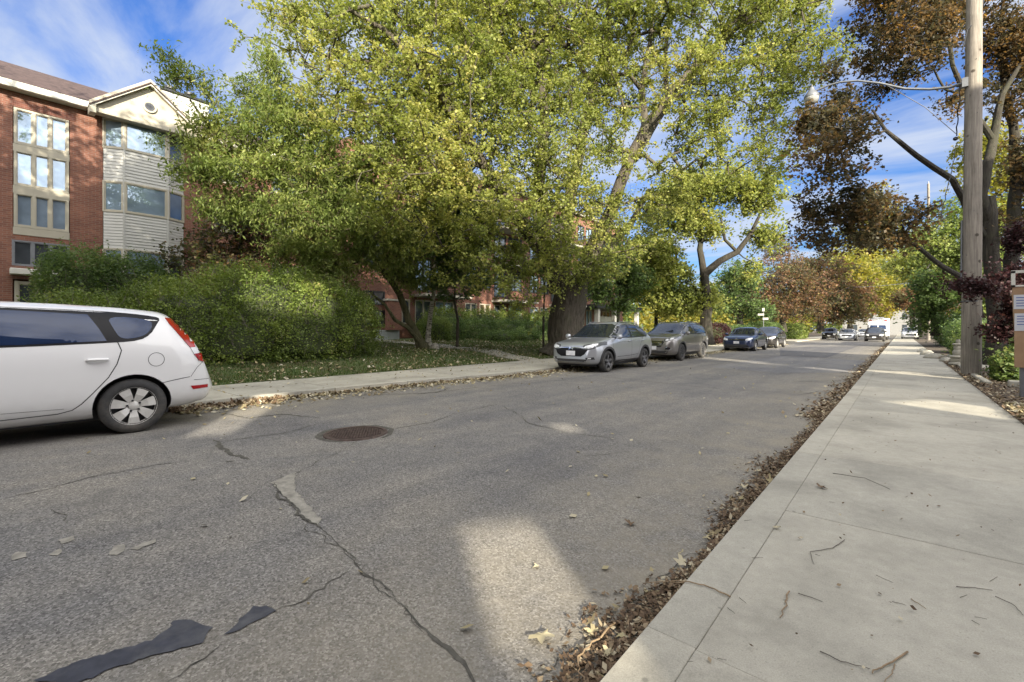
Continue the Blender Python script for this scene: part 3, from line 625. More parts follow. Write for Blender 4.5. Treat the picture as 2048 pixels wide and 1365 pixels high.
# houses over the road from them; their roofs keep the low sun off the street
def house(x0, x1, y0, y1, h, rh, wall, label, vis=True):
    H = tag(empty('house'), label, 'house', 'houses along the right side of the street')
    facade('wall', -x0, -y1, -y0, .05, h, [], wall, H) if False else None
    b = MB(); b.box(x0, x1, y0, y1, .05, h); b.build('wall', wall, H)
    ym = (y0+y1)/2; r = MB()
    r.add([(x0-.4, y0-.3, h-.05), (x0-.4, y1+.3, h-.05), (x1+.4, y1+.3, h-.05), (x1+.4, y0-.3, h-.05), (x0-.4, ym, h+rh), (x1+.4, ym, h+rh)], [(0, 4, 1), (2, 5, 3), (0, 3, 5, 4), (1, 4, 5, 2), (0, 1, 2, 3)])
    r.build('roof', M['shingle'], H)
    for fl in range(int((h-.5)//2.9)):
        for k in range(2):
            yy = y0+(y1-y0)*(.2+.42*k); zz_ = 1.1+fl*2.9
            f = MB(); f.box(x0-.05, x0-.002, yy, yy+1.3, zz_, zz_+1.5); f = f.build('window', M['trim_white'], H)
            MB().box(x0-.062, x0-.052, yy+.08, yy+1.22, zz_+.08, zz_+1.42).build('pane', M['window'], f)
    return H
# ---------------------------------------------------------------- trees and shrubs
def ptsblobs(blobs, n, rng, shell=.0):
    """n random points spread over ellipsoids given as (px, py, depth, radius_x m, radius_z m, radius_depth m)"""
    vol = np.array([b[3]*b[4]*b[5] for b in blobs], float)**.72; cnt = rng.multinomial(n, vol/vol.sum()); out = []
    for b, c in zip(blobs, cnt):
        if not c: continue
        p = rng.normal(size=(c, 3)); p /= np.linalg.norm(p, axis=1)[:, None]; p *= ((rng.random(c)**(1/3)*(1-shell)+shell)*(.62+.62*rng.random(c)))[:, None]
        o = spot(b[0], b[1], b[2]); rx = np.array([CT, ST, 0]); rd = np.array([-ST, CT, 0])
        out.append(np.array(o)[None]+p[:, :1]*b[3]*rx+p[:, 1:2]*b[5]*rd+p[:, 2:]*b[4]*np.array([0, 0, 1]))
    return np.concatenate(out)
def skeleton(limbs, tips, rng, step=.55, sag=.12, r_tip=.006, kexp=.42, rmax=.09):
    """limbs: [(points, radii)]; each tip is reached by a branch from the nearest skeleton point"""
    P = []; par = []; R = []
    lim = []
    for pts_, rad in limbs:
        pts_ = [Vector(p) for p in pts_]; ids = []
        for i in range(len(pts_)-1):
            n = max(1, int((pts_[i+1]-pts_[i]).length/step))
            for j in range(n+(i == len(pts_)-2)):
                t = j/n; ids.append(len(P)); P.append(np.array(pts_[i].lerp(pts_[i+1], t))); R.append(rad[i]*(1-t)+rad[i+1]*t); par.append(ids[-2] if len(ids) > 1 else -1)
        lim.append(ids)
    nl = len(P); P = np.array(P); root = P[0]
    tips = tips[np.argsort(np.linalg.norm(tips-P.mean(0), axis=1)*.3+np.array([np.min(np.linalg.norm(P-t, axis=1)) for t in tips]))]
    cap = nl+len(tips)*14; A_ = np.zeros((cap, 3)); A_[:nl] = P; n = nl; par = list(par); tipid = []
    ok = np.zeros(cap, bool); hmin = np.percentile(P[:, 2], 22) if nl > 6 else -9
    ok[:nl] = P[:, 2] >= hmin
    for t in tips:
        d = A_[:n]-t; dd = np.sqrt((d*d).sum(1))+np.where(d[:, 2] > 0, d[:, 2]*.5, 0)+(~ok[:n])*50
        k = int(np.argmin(dd)); s = A_[k].copy(); L = np.linalg.norm(t-s); m = min(13, max(1, int(L/step))); prev = k
        mid = rng.normal(size=3)*L*.07; mid[2] += sag*L
        for j in range(1, m+1):
            u = j/m; A_[n] = s*(1-u)+t*u+mid*math.sin(math.pi*u)+(rng.normal(size=3)*.02*step if j < m else 0); par.append(prev); prev = n; ok[n] = True; n += 1
        tipid.append(prev)
    A_ = A_[:n]; cntd = np.zeros(n)
    for k in tipid: cntd[k] += 1
    for k in range(n-1, -1, -1):
        if par[k] >= 0 and par[k] < k: cntd[par[k]] += cntd[k]
    rad = np.minimum(r_tip*np.maximum(cntd, 1)**kexp*1.35, rmax); rad[:nl] = np.array(R)
    par = np.array(par)
    for k in range(nl, n):
        p = par[k]; rad[k] = min(rad[k], rad[p]*.92)
    return A_, par, rad, np.array(tipid), lim, nl
def branch_mesh(name, P, par, rad, nl, m, parent, sides=5):
    idx = np.arange(nl, len(P)); idx = idx[par[idx] >= 0]
    a, b = P[par[idx]], P[idx]; ra, rb = np.minimum(rad[par[idx]], rad[idx]*1.25), rad[idx]
    d = b-a; L = np.linalg.norm(d, axis=1); ok = L > 1e-4; a, b, ra, rb, d = a[ok], b[ok], ra[ok], rb[ok], d[ok]/L[ok, None]
    u = np.cross(d, np.array([.3, .2, .93])); u /= np.linalg.norm(u, axis=1)[:, None]+1e-9; v = np.cross(d, u); n = len(a)
    V = np.zeros((n, 2, sides, 3))
    for j in range(sides):
        q = u*math.cos(2*math.pi*j/sides)+v*math.sin(2*math.pi*j/sides); V[:, 0, j] = a+q*ra[:, None]; V[:, 1, j] = b+q*rb[:, None]
    base = (np.arange(n)*2*sides)[:, None]; F_ = []
    for j in range(sides): k = (j+1) % sides; F_.append(np.stack([base[:, 0]+j, base[:, 0]+k, base[:, 0]+sides+k, base[:, 0]+sides+j], 1))
    return npmesh(name, V.reshape(-1, 3), np.concatenate(F_), m, 4, parent, smooth=True)
def leaves(name, ctr, m, parent, size, rng, aspect=.8, droop=.35, tint=None, var=.35, per=None, fold=.25):
    """rhombic folded leaves, two triangles each, at the given points"""
    n = len(ctr); nrm = rng.normal(size=(n, 3)); nrm[:, 2] = np.abs(nrm[:, 2])+.35; nrm /= np.linalg.norm(nrm, axis=1)[:, None]
    ax = rng.normal(size=(n, 3)); ax[:, 2] -= droop*2; ax -= nrm*(ax*nrm).sum(1)[:, None]; ax /= np.linalg.norm(ax, axis=1)[:, None]+1e-9
    sd_ = np.cross(nrm, ax); s = size*(1+var*(rng.random(n)*2-1)); L = (s*.5)[:, None]; W = L*aspect
    V = np.stack([ctr-ax*L, ctr+sd_*W-ax*L*.15+nrm*W*fold, ctr+ax*L, ctr-sd_*W-ax*L*.15+nrm*W*fold], 1).reshape(-1, 3)
    i = np.arange(n)*4; Fc = np.concatenate([np.stack([i, i+1, i+2], 1), np.stack([i, i+2, i+3], 1)])
    t = np.repeat(rng.random(n)*.55+.2 if tint is None else tint, 4)
    return npmesh(name, V, Fc, m, 3, parent, tint=t)
def tree(name, label, limbs, blobs, ntips, nper, leafm, barkm, size, spread=.45, group=None, seed=1, cat='tree', aspect=.8, droop=.3, sides=5, step=.55, rtip=.006, sag=.12, var=.35, flare=1.0, kexp=.42, tipkeep=1.0, shell=0, hang=0):
    rng = np.random.default_rng(seed); base = limbs[0][0][0]
    T = tag(empty(name), label, cat, group)
    tips = ptsblobs(blobs, ntips, rng, shell); tips = tips[tips[:, 2] > base[2]+.5]
    P, par, rad, tid, lim, nl = skeleton(limbs, tips, rng, step, sag, rtip, kexp)
    for k, (pts_, rr) in enumerate(limbs):
        mb = MB(); ids = lim[k]; pp = [Vector(P[i]) for i in ids]; r_ = [rad[i] for i in ids]
        n_ = 40 if rr[0] > .5 else (14 if rr[0] > .12 else 8)
        for _ in range(1):
            q = []; 
            for i, p in enumerate(pp): q.append(p+Vector(rng.normal(size=3)*r_[i]*.10) if 0 < i < len(pp)-1 else p)
        mb.tube(q, r_, n_)
        if n_ >= 14:     # furrows and buttresses
            for vi, v in enumerate(mb.v[:len(q)*n_]):
                i, j = divmod(vi, n_); c_ = q[i]; d = Vector(v)-c_; h = max(0, c_.z-q[0].z)
                f = 1+.035*math.sin(j*2.9+i*.3)+.03*random.uniform(-1, 1)
                if k == 0: f += flare*.42*math.exp(-h*2.2)*(1+.45*math.sin(j*2*math.pi/n_*5+1))+.05*math.sin(j*2*math.pi/n_*3+h)
                mb.v[vi] = tuple(c_+d*f)
        mb.build('trunk' if k == 0 else 'limb', barkm, T, smooth=True, fix=False)
    if len(P) > nl: branch_mesh('branches', P, par, rad, nl, barkm, T, sides)['kind'] = 'stuff'
    tp = P[tid]; tp = tp[rng.random(len(tp)) < tipkeep]; pv = P[par[tid]][:len(tp)]
    # every branch end carries a fan of twigs, and the leaves sit along those
    mt = 5; nt_ = len(tp); dv_ = rng.normal(size=(nt_, mt, 3)); dv_[..., 2] *= .6; dv_ /= np.linalg.norm(dv_, axis=2)[..., None]
    ln = spread*2.1*(.45+.75*rng.random((nt_, mt))); E = tp[:, None]+dv_*ln[..., None]; E[..., 2] -= ln**2*.35*(.5+droop)
    if sides > 3:
        TP = np.concatenate([tp, E.reshape(-1, 3)]); pr = np.concatenate([np.full(nt_, -1), np.repeat(np.arange(nt_), mt)])
        branch_mesh('twigs', TP, pr, np.concatenate([np.full(nt_, rtip*.8), np.full(nt_*mt, rtip*.35)]), 0, barkm, T, 3)['kind'] = 'stuff'
    n = nt_*nper; k = np.repeat(np.arange(nt_), nper); j = rng.integers(0, mt, n); t = rng.random(n)**.7*1.08
    c = tp[k]*(1-t)[:, None]+(tp[k]+dv_[k, j]*ln[k, j][:, None])*t[:, None]; c[:, 2] -= (t*ln[k, j])**2*.35*(.5+droop)
    c += rng.normal(size=(n, 3))*size*.55*np.array([1, 1, 1.1])
    if hang: c[:, 2] -= np.abs(rng.normal(size=n))*hang
    ct = rng.random(len(tp))*.5
    L_ = leaves('crown', c, leafm, T, size, rng, aspect, droop, tint=np.clip(ct[k]*.9+rng.random(n)*.36+.06, 0, 1), var=var); L_['kind'] = 'stuff'
    return T
def LP(*a): return [spot(*p) for p in a]
def lz(px, Z, sink=.08):
    v = spot(px, 660, Z); v.z = float(lawn_z(v.x, v.y))-sink; return v
# great silver maple
Zm = 21.0; b0 = lz(1128, Zm, .1)
mlimbs = [([b0, *LP((1130, 660, Zm), (1134, 600, Zm), (1142, 560, Zm))], [.92, .80, .76, .74]),
 (LP((1155, 575, Zm), (1185, 500, Zm), (1215, 440, Zm-.3), (1245, 360, Zm-.6), (1290, 250, Zm-.8), (1340, 190, Zm-1), (1400, 120, Zm-1.2), (1480, 50, Zm-1.4), (1540, -10, Zm-1.5)), [.44, .36, .30, .25, .20, .165, .135, .10, .07]),
 (LP((1268, 318, Zm-.7), (1300, 265, Zm+.6), (1335, 205, Zm+1.5), (1330, 120, Zm+2), (1340, 20, Zm+2.5), (1345, -80, Zm+3)), [.20, .17, .14, .11, .09, .06]),
 (LP((1290, 250, Zm-.8), (1283, 180, Zm-.5), (1300, 90, Zm), (1310, -20, Zm)), [.17, .14, .10, .07]),
 (LP((1120, 570, Zm), (1125, 480, Zm+1), (1140, 400, Zm+1.4), (1160, 300, Zm+1.5), (1185, 180, Zm+1.5), (1215, 90, Zm+1.2), (1220, -30, Zm+1)), [.48, .36, .30, .26, .22, .17, .1]),
 (LP((1185, 180, Zm+1.5), (1155, 120, Zm+1.5), (1120, 80, Zm+1.5), (1090, 0, Zm+1)), [.16, .13, .1, .07]),
 (LP((1115, 580, Zm), (1085, 480, Zm-1.5), (1075, 380, Zm-2.2), (1090, 250, Zm-2.6), (1085, 160, Zm-3), (1060, 60, Zm-3)), [.42, .32, .26, .2, .16, .1]),
 (LP((1095, 520, Zm-1.2), (1010, 400, Zm-3), (950, 300, Zm-4), (890, 200, Zm-4.6), (840, 130, Zm-5), (770, 60, Zm-5.5), (700, 20, Zm-6)), [.30, .24, .20, .17, .14, .1, .07]),
 (LP((905, 225, Zm-4.5), (850, 130, Zm-4.4), (720, 122, Zm-4.6), (640, 110, Zm-5)), [.13, .11, .08, .05]),
 (LP((1150, 565, Zm), (1200, 520, Zm+2.5), (1260, 450, Zm+4), (1300, 380, Zm+5)), [.34, .24, .17, .1]),
 (LP((1400, 120, Zm-1.2), (1450, 130, Zm-1.4), (1540, 110, Zm-1.8), (1620, 90, Zm-2)), [.12, .1, .07, .04])]
mb_ = [(620, 40, 16.5, 2.2, 1.5, 2), (720, 60, 16, 2.4, 1.9, 2.4), (840, 30, 16, 2.6, 2, 2.6), (960, 30, 17, 2.6, 2, 3), (1080, 20, 18, 2.8, 2, 3), (1200, 10, 20, 3, 2, 3), (1330, 0, 20, 3, 2, 3), (1460, 10, 19.5, 3, 1.8, 3), (1570, 30, 19, 2.6, 1.6, 2.5),
 (700, 190, 16, 2.3, 1.4, 2.2), (800, 180, 16, 2.2, 1.5, 2.2), (900, 170, 16.5, 2.4, 1.8, 2.4), (1000, 180, 17.5, 2.4, 1.9, 2.6), (1110, 180, 19, 2.2, 1.9, 2.4), (1220, 160, 20.5, 2.1, 1.8, 2.2), (1390, 140, 19.5, 2.2, 1.5, 2.2), (1500, 170, 18.8, 2.1, 1.5, 2), (1610, 110, 19, 1.6, 1.4, 1.6), (1560, 225, 18.5, 1.5, 1.0, 1.6),
 (760, 300, 15.8, 2.3, 1.8, 2), (860, 300, 15.8, 2.2, 1.9, 2), (960, 300, 16.5, 2.3, 1.9, 2.2), (1060, 300, 17.5, 2.1, 1.8, 2.2), (1190, 290, 20, 1.6, 1.7, 1.8), (1400, 240, 19, 1.9, 1.1, 1.6), (1470, 300, 18, 1.8, .9, 1.5), (1350, 320, 19.5, 1.6, .9, 1.5), (1540, 310, 17.6, 1.2, .7, 1.2),
 (820, 410, 16, 2.1, 1.6, 2), (920, 420, 16.2, 2.1, 1.7, 2), (1020, 420, 17, 2.1, 1.8, 2), (1110, 400, 18.5, 1.8, 1.7, 2), (1210, 430, 21, 1.4, 1.3, 1.8), (1320, 400, 21.5, 1.5, 1.1, 1.8),
 (960, 520, 17, 1.6, 1.2, 1.5), (1050, 530, 17.8, 1.5, 1.4, 1.4), (1120, 500, 18, 1.1, 1.3, 1), (1190, 520, 20, 1.0, 1.2, 1.2), (1250, 500, 21.5, 1.3, 1.2, 1.5), (1060, 600, 18, .8, .7, .8),
 (1230, 330, 18.5, 1.0, .7, .8), (1190, 380, 18.5, .8, .8, .8), (1210, 470, 19.5, .9, .8, .8), (1270, 240, 18.5, .8, .6, .8), (1330, 190, 18.5, .9, .6, .8), (1150, 540, 19, .8, .5, .6),
 (900, -120, 18, 4, 2.5, 4), (1100, -150, 20, 5, 3, 5), (1300, -150, 21, 5, 3, 4), (1480, -110, 20.5, 3.5, 2, 3), (1000, 60, 24, 4, 3, 3), (1200, 120, 25, 4, 3, 3), (860, 250, 21, 3, 3, 2.5)]
tree('silver_maple', 'huge spreading maple with yellow green leaves and thick grey trunk behind the silver car', mlimbs, mb_, 3700, 86, M['l_maple'], M['bark'], .106, .36, seed=11, droop=.5, step=.6, rtip=.011, kexp=.42, flare=.55)
# long-leaved tree leaning over the hedge
b1 = lz(848, 20.0)
el = [([b1, *LP((838, 680, 19.8), (818, 640, 19.4), (800, 590, 19), (776, 555, 18.5), (740, 500, 18), (700, 440, 17.4))], [.24, .17, .145, .13, .115, .10, .08]),
 (LP((845, 690, 19.9), (815, 655, 19.2), (790, 640, 18.8), (770, 610, 18.3), (740, 585, 18)), [.11, .09, .08, .06, .04]),
 (LP((776, 555, 18.5), (720, 480, 17.2), (650, 400, 16.4), (600, 300, 16), (560, 200, 15.6), (545, 110, 15.4)), [.13, .11, .09, .075, .05, .03]),
 (LP((700, 440, 17.4), (600, 380, 16), (500, 320, 15.2), (430, 270, 14.8), (380, 200, 14.6)), [.10, .08, .06, .045, .03])]
eb = [(545, 130, 15.6, .7, .8, .7), (530, 200, 15.5, 1.0, .9, 1), (480, 250, 15, 1.1, .8, 1), (600, 250, 15.8, 1.4, 1.1, 1.3), (560, 330, 15.8, 1.6, 1.1, 1.4), (470, 340, 15, 1.2, .8, 1), (400, 260, 14.7, .6, .6, .6), (420, 330, 14.8, .7, .5, .7), (350, 150, 14.4, .35, .5, .4), (330, 110, 14.3, .18, .3, .2), (400, 170, 14.5, .45, .45, .4), (370, 350, 14.6, .5, .35, .4), (360, 285, 14.5, .4, .25, .4),
 (680, 350, 16.4, 1.5, 1.2, 1.5), (640, 430, 16.4, 1.6, 1.1, 1.4), (540, 420, 15.6, 1.3, .8, 1), (740, 440, 17, 1.5, 1.2, 1.4), (700, 500, 17, 1.4, .9, 1.2), (600, 490, 16.4, 1.4, .8, 1.1), (790, 500, 17.6, 1.2, .9, 1.2), (820, 560, 18.4, .9, .5, .8), (650, 540, 16.6, 1.1, .5, .9), (450, 410, 15.4, .9, .6, .8)]
tree('leaning_tree', 'leaning tree with long drooping green leaves spreading over the hedge, mossy trunk by the path', el, eb, 1500, 46, M['l_elm'], M['bark_mossy'], .15, .26, seed=5, aspect=.34, droop=1.0, flare=.8, step=.45)
# birch
b2 = lz(858, 20.4)
tree('birch_tree', 'slender white barked birch rising beside the leaning trunk on the lawn', [([b2, *LP((856, 670, 20.4), (862, 630, 20.4), (866, 590, 20.3), (868, 540, 20.4), (880, 470, 20.6), (890, 420, 20.8))], [.14, .11, .10, .09, .08, .06, .04]),
 (LP((868, 545, 20.4), (900, 500, 20.2), (925, 470, 20)), [.06, .045, .03])],
 [(850, 470, 20, 1.4, 1.1, 1.4), (920, 500, 20.5, 1.4, .9, 1.4), (880, 400, 20.5, 1.5, 1.1, 1.4), (940, 430, 20.5, 1.3, 1, 1.3), (960, 560, 20.6, .8, .4, .8), (800, 540, 20, .8, .4, .8), (880, 560, 20, .7, .4, .7)], 520, 46, M['l_dark'], M['birch'], .13, .30, seed=6, droop=.6, flare=.5)
b3 = lz(914, 21.5)
tree('sapling', 'thin grey sapling standing in front of the clipped hedge beside the birch', [([b3, *LP((916, 640, 21.5), (908, 600, 21.5), (912, 560, 21.5))], [.075, .065, .055, .03])], [(912, 540, 21.5, .9, .5, .9), (890, 590, 21.5, .4, .2, .4), (940, 590, 21.5, .4, .2, .4)], 90, 26, M['l_dark'], M['bark'], .11, .22, seed=61)
b31 = lz(1087, 22.5)
tree('sapling', 'thin grey sapling just left of the huge maple trunk', [([b31, *LP((1087, 640, 22.5), (1090, 560, 22.5))], [.06, .05, .03])], [(1080, 540, 22, .7, .5, .7)], 60, 22, M['l_dark'], M['bark'], .11, .22, seed=62)
# brown thicket behind the hedge
bt = lz(455, 18)
tree('thicket_tree', 'twiggy half bare tree with brown leaves between hedge and brick wall', [([bt, *LP((470, 560, 18), (480, 500, 18.2), (490, 440, 18.5))], [.12, .1, .08, .05]), (LP((465, 575, 18), (430, 520, 17.6), (400, 480, 17.4)), [.07, .05, .03])],
 [(460, 480, 18, 1.5, .9, 1.2), (400, 500, 17.5, 1.1, .6, 1), (520, 440, 18.5, 1.5, 1.1, 1.3), (440, 540, 17.5, 1.6, .6, 1.2), (350, 530, 17, .9, .4, .8), (560, 500, 18.5, 1.4, .9, 1.2)], 520, 13, leafmat('thicket_leaf', G((0, (.05, .035, .022)), (.45, (.06, .07, .025)), (1, (.19, .085, .045)))), M['bark_dark'], .12, .3, seed=8, droop=.7)
# tree with a forked limb beyond the second parked car
b4 = lz(1405, 33); b4.x = -11.6
tree('forked_tree', 'round topped green tree with dark forked limb behind the grey car', [([spot(1413, 690, 33), *LP((1412, 620, 33), (1410, 570, 33), (1408, 545, 33))], [.42, .36, .33, .30]),
 (LP((1408, 550, 33), (1440, 522, 32.6), (1475, 505, 32.3), (1500, 470, 32), (1530, 410, 32)), [.30, .24, .2, .14, .07]), (LP((1408, 550, 33), (1400, 500, 33.2), (1405, 440, 33.4), (1400, 390, 33.4)), [.26, .2, .14, .08]),
 (LP((1475, 505, 32.3), (1450, 480, 32), (1440, 430, 32)), [.12, .1, .06])],
 [(1380, 380, 33, 2.6, 1.6, 2.5), (1450, 370, 33, 2.4, 1.2, 2.5), (1520, 390, 32, 1.6, 1.3, 1.8), (1330, 430, 33, 2.2, 1.7, 2), (1300, 500, 33, 1.9, 1.5, 2), (1400, 450, 33, 2, 1.2, 2), (1340, 550, 33, 1.8, 1.2, 1.8), (1530, 470, 32, 1.3, .8, 1.4), (1280, 570, 33, 1.5, 1.0, 1.5), (1390, 600, 34, 2, 1.1, 1.8), (1350, 610, 33.5, 1.6, .9, 1.5), (1500, 540, 33, .8, .6, .8)], 1100, 34, M['l_maple'], M['bark_dark'], .20, .45, seed=9, rtip=.01)
b5 = spot(1310, 692, 36)
tree('young_maple', 'young green maple with low open crown beyond the silver car', [([b5, *LP((1312, 640, 36), (1314, 600, 36), (1320, 540, 36))], [.16, .14, .12, .06]), (LP((1313, 630, 36), (1335, 610, 36)), [.06, .03])],
 [(1290, 560, 36, 1.9, 1.6, 1.8), (1335, 590, 36, 1.6, 1.3, 1.6), (1310, 520, 36, 2, 1.3, 1.8)], 330, 34, M['l_dark'], M['bark_dark'], .2, .4, seed=10, rtip=.01)
b8 = spot(1238, 690, 31)
tree('young_maple', 'slim green tree between the maple trunk and the building canopy', [([b8, *LP((1236, 640, 31), (1240, 590, 31), (1236, 540, 31))], [.12, .10, .08, .04])],
 [(1225, 520, 31, 1.6, 1.3, 1.4), (1265, 560, 31, 1.3, 1.0, 1.2), (1200, 575, 30, 1.0, .8, 1), (1240, 610, 31, .9, .5, .8)], 300, 30, M['l_dark'], M['bark_dark'], .18, .36, seed=110, rtip=.008)
# rust and copper trees up the street, left side
for i, (px, Z, blobs, lm, lab, nt_, npr) in enumerate([
 (1565, 56, [(1560, 560, 56, 4.6, 2.8, 4), (1500, 590, 56, 3, 1.6, 3), (1620, 580, 56, 4, 2.4, 3.5), (1580, 620, 55, 4.5, 1.5, 3)], 'l_orange', 'rust coloured small tree spreading above the dark blue car', 520, 22),
 (1640, 62, [(1640, 545, 62, 3.8, 2.6, 3.8), (1690, 590, 62, 4, 2.2, 3.5), (1610, 600, 62, 4, 1.8, 3.2), (1680, 625, 61, 3.4, 1.2, 3)], 'l_orange', 'broad copper brown tree reaching over the left kerb up the street', 520, 24),
 (1480, 50, [(1480, 560, 50, 2.4, 2.2, 2.4), (1450, 600, 50, 2.4, 1.3, 2), (1500, 620, 50, 2.6, 1.2, 2)], 'l_dark', 'dark green small tree behind the dark blue car', 320, 32),
 (1545, 70, [(1555, 500, 70, 3, 2.2, 3), (1590, 540, 70, 3, 2, 3)], 'l_orange', 'thin tall tree with sparse pinkish leaves behind the rust coloured one', 200, 13),
 (1700, 95, [(1700, 560, 95, 7, 6, 6), (1740, 600, 95, 6, 4, 5), (1660, 600, 95, 6, 4, 5)], 'l_yellow', 'yellow leaved tree filling the left side of the street end', 520, 34),
 (1745, 120, [(1745, 450, 120, 8, 10, 7), (1750, 560, 120, 11, 9, 8), (1700, 520, 120, 7, 6, 7), (1790, 540, 120, 6, 8, 7)], 'l_yellow', 'tallest bright yellow tree at the end of the street', 620, 34)]):
    tree('street_tree', lab, [([spot(px, 664, Z), *LP((px, 620, Z), (px+2, 590, Z))], [.35 if Z < 90 else .5, .28, .2])], blobs, nt_, npr, M[lm], M['bark_dark'], .24 if Z < 60 else (.30 if Z < 90 else .5), .55 if Z < 90 else 1.0, group='trees further up the street', seed=20+i, rtip=.02, step=1.2)
# copper maple on the right, behind the utility pole
Zr = 15.2; b6 = spot(1992, 690, Zr); b6.z = .08
rl = [([b6, *LP((1990, 640, Zr), (1986, 560, Zr), (1980, 480, Zr), (1976, 430, Zr), (1975, 395, Zr))], [.36, .27, .25, .25, .25, .24]),
 (LP((1976, 440, Zr), (1962, 390, Zr-.1), (1975, 330, Zr-.2), (1985, 290, Zr), (1990, 250, Zr), (2005, 190, Zr), (2040, 130, Zr)), [.22, .19, .17, .16, .14, .1, .07]),
 (LP((2000, 640, Zr+.4), (2025, 520, Zr+.5), (2030, 420, Zr+.5), (2035, 330, Zr+.6), (2025, 250, Zr+.7), (2010, 180, Zr+.8), (2000, 80, Zr+.9), (2010, -40, Zr+1)), [.26, .24, .21, .19, .15, .12, .09, .06]),
 (LP((1965, 470, Zr), (1935, 420, Zr-.8), (1905, 360, Zr-1.1), (1850, 325, Zr-1.4), (1800, 285, Zr-1.6), (1770, 260, Zr-1.7), (1745, 220, Zr-1.8)), [.14, .125, .11, .095, .08, .06, .035]),
 (LP((1985, 280, Zr), (1955, 235, Zr-.1), (1930, 190, Zr-.2), (1905, 130, Zr-.3), (1895, 60, Zr-.4), (1880, -20, Zr-.5)), [.12, .10, .09, .075, .06, .04]),
 (LP((1770, 262, Zr-1.7), (1735, 275, Zr-1.8), (1700, 290, Zr-1.9), (1680, 300, Zr-2)), [.04, .03, .025, .015]),
 (LP((1972, 560, Zr), (1930, 560, Zr-.3), (1880, 530, Zr-.6), (1830, 490, Zr-.8), (1780, 470, Zr-1), (1720, 460, Zr-1.2)), [.13, .11, .09, .07, .05, .03])]
rb = [(1640, 250, 12.4, .8, .55, .7), (1680, 300, 12.8, .8, .6, .7), (1620, 300, 12.4, .5, .5, .5), (1690, 230, 12.8, .7, .5, .7), (1650, 350, 12.6, .7, .4, .6), (1720, 270, 13, .35, .4, .4), (1675, 195, 13, .5, .2, .4), (1625, 225, 12.4, .35, .25, .3),
 (1620, 410, 14, .55, .35, .5), (1680, 420, 14, 1.0, .6, .9), (1750, 430, 14, 1.1, .7, .9), (1700, 480, 14, 1.1, .45, .9), (1790, 470, 14.2, .9, .5, .8), (1640, 470, 13.8, .6, .35, .5), (1740, 385, 14, .5, .3, .5), (1620, 440, 14, .4, .3, .4),
 (1800, 60, 14.4, 1.2, 1.0, 1), (1750, 40, 14.2, .8, .8, .8), (1860, 60, 14.6, 1, 1.1, 1), (1840, 130, 14.6, .9, .35, .9), (1770, 110, 14.2, .8, .4, .7), (1900, 20, 15, 1, 1, 1), (1740, 130, 14.2, .4, .25, .4), (1820, -60, 14.6, 2, .9, 1.5), (1960, -50, 15, 2, 1, 1.5),
 (1730, 330, 13.4, .5, .3, .5), (1760, 170, 13.6, .7, .25, .6), (1700, 380, 13.6, .5, .25, .5), (1840, 420, 14.3, .5, .3, .5), (1900, 200, 14.8, .4, .4, .4), (1670, 140, 13.4, .45, .3, .4), (1960, 180, 15.2, .5, .5, .5),
 (1990, 60, 15.6, 1, 1.2, 1), (2040, 90, 15.6, .9, 1.3, .9), (2030, 200, 15.5, .5, .8, .6), (2045, 330, 15.4, .3, 1.2, .5), (2030, 450, 15, .6, .6, .5), (2090, 100, 15.6, 1.4, 2, 1.2), (2100, 350, 15.4, 1.2, 2, 1.2)]
rb = [(b[0], b[1], b[2]+1.9, *[q*1.14 for q in b[3:]]) if b[0] < 1780 and b[1] < 260 else b for b in rb]   # the crown hangs behind the lamp arm
rl = [(p, [q*.82 for q in r]) for p, r in rl]
tree('copper_maple', 'copper leaved maple behind the utility pole with one long bare limb reaching left', rl, rb, 1800, 34, M['l_red'], M['bark_dark'], .098, .21, seed=31, droop=.4, step=.35, flare=.5, rtip=.005)
b7 = spot(2050, 760, 10.6); b7.z = .1
tree('maroon_maple', 'low dark maroon maple spreading across the utility pole at eye height', [([spot(2090, 745, 10.6), *LP((2085, 680, 10.6), (2060, 620, 10.6), (2000, 575, 10.6), (1940, 560, 10.7))], [.09, .08, .06, .03, .012])],
 [(1990, 580, 10.7, .7, .22, .4), (2030, 550, 10.8, .45, .4, .4), (1930, 570, 10.8, .55, .14, .3), (2040, 620, 10.9, .35, .45, .4), (2000, 660, 11.1, .35, .35, .3), (2035, 480, 11.2, .3, .4, .3), (2090, 600, 10.8, .7, .8, .6)], 420, 36, M['l_maroon'], M['bark_dark'], .065, .11, seed=33, droop=.5, step=.3, rtip=.004)
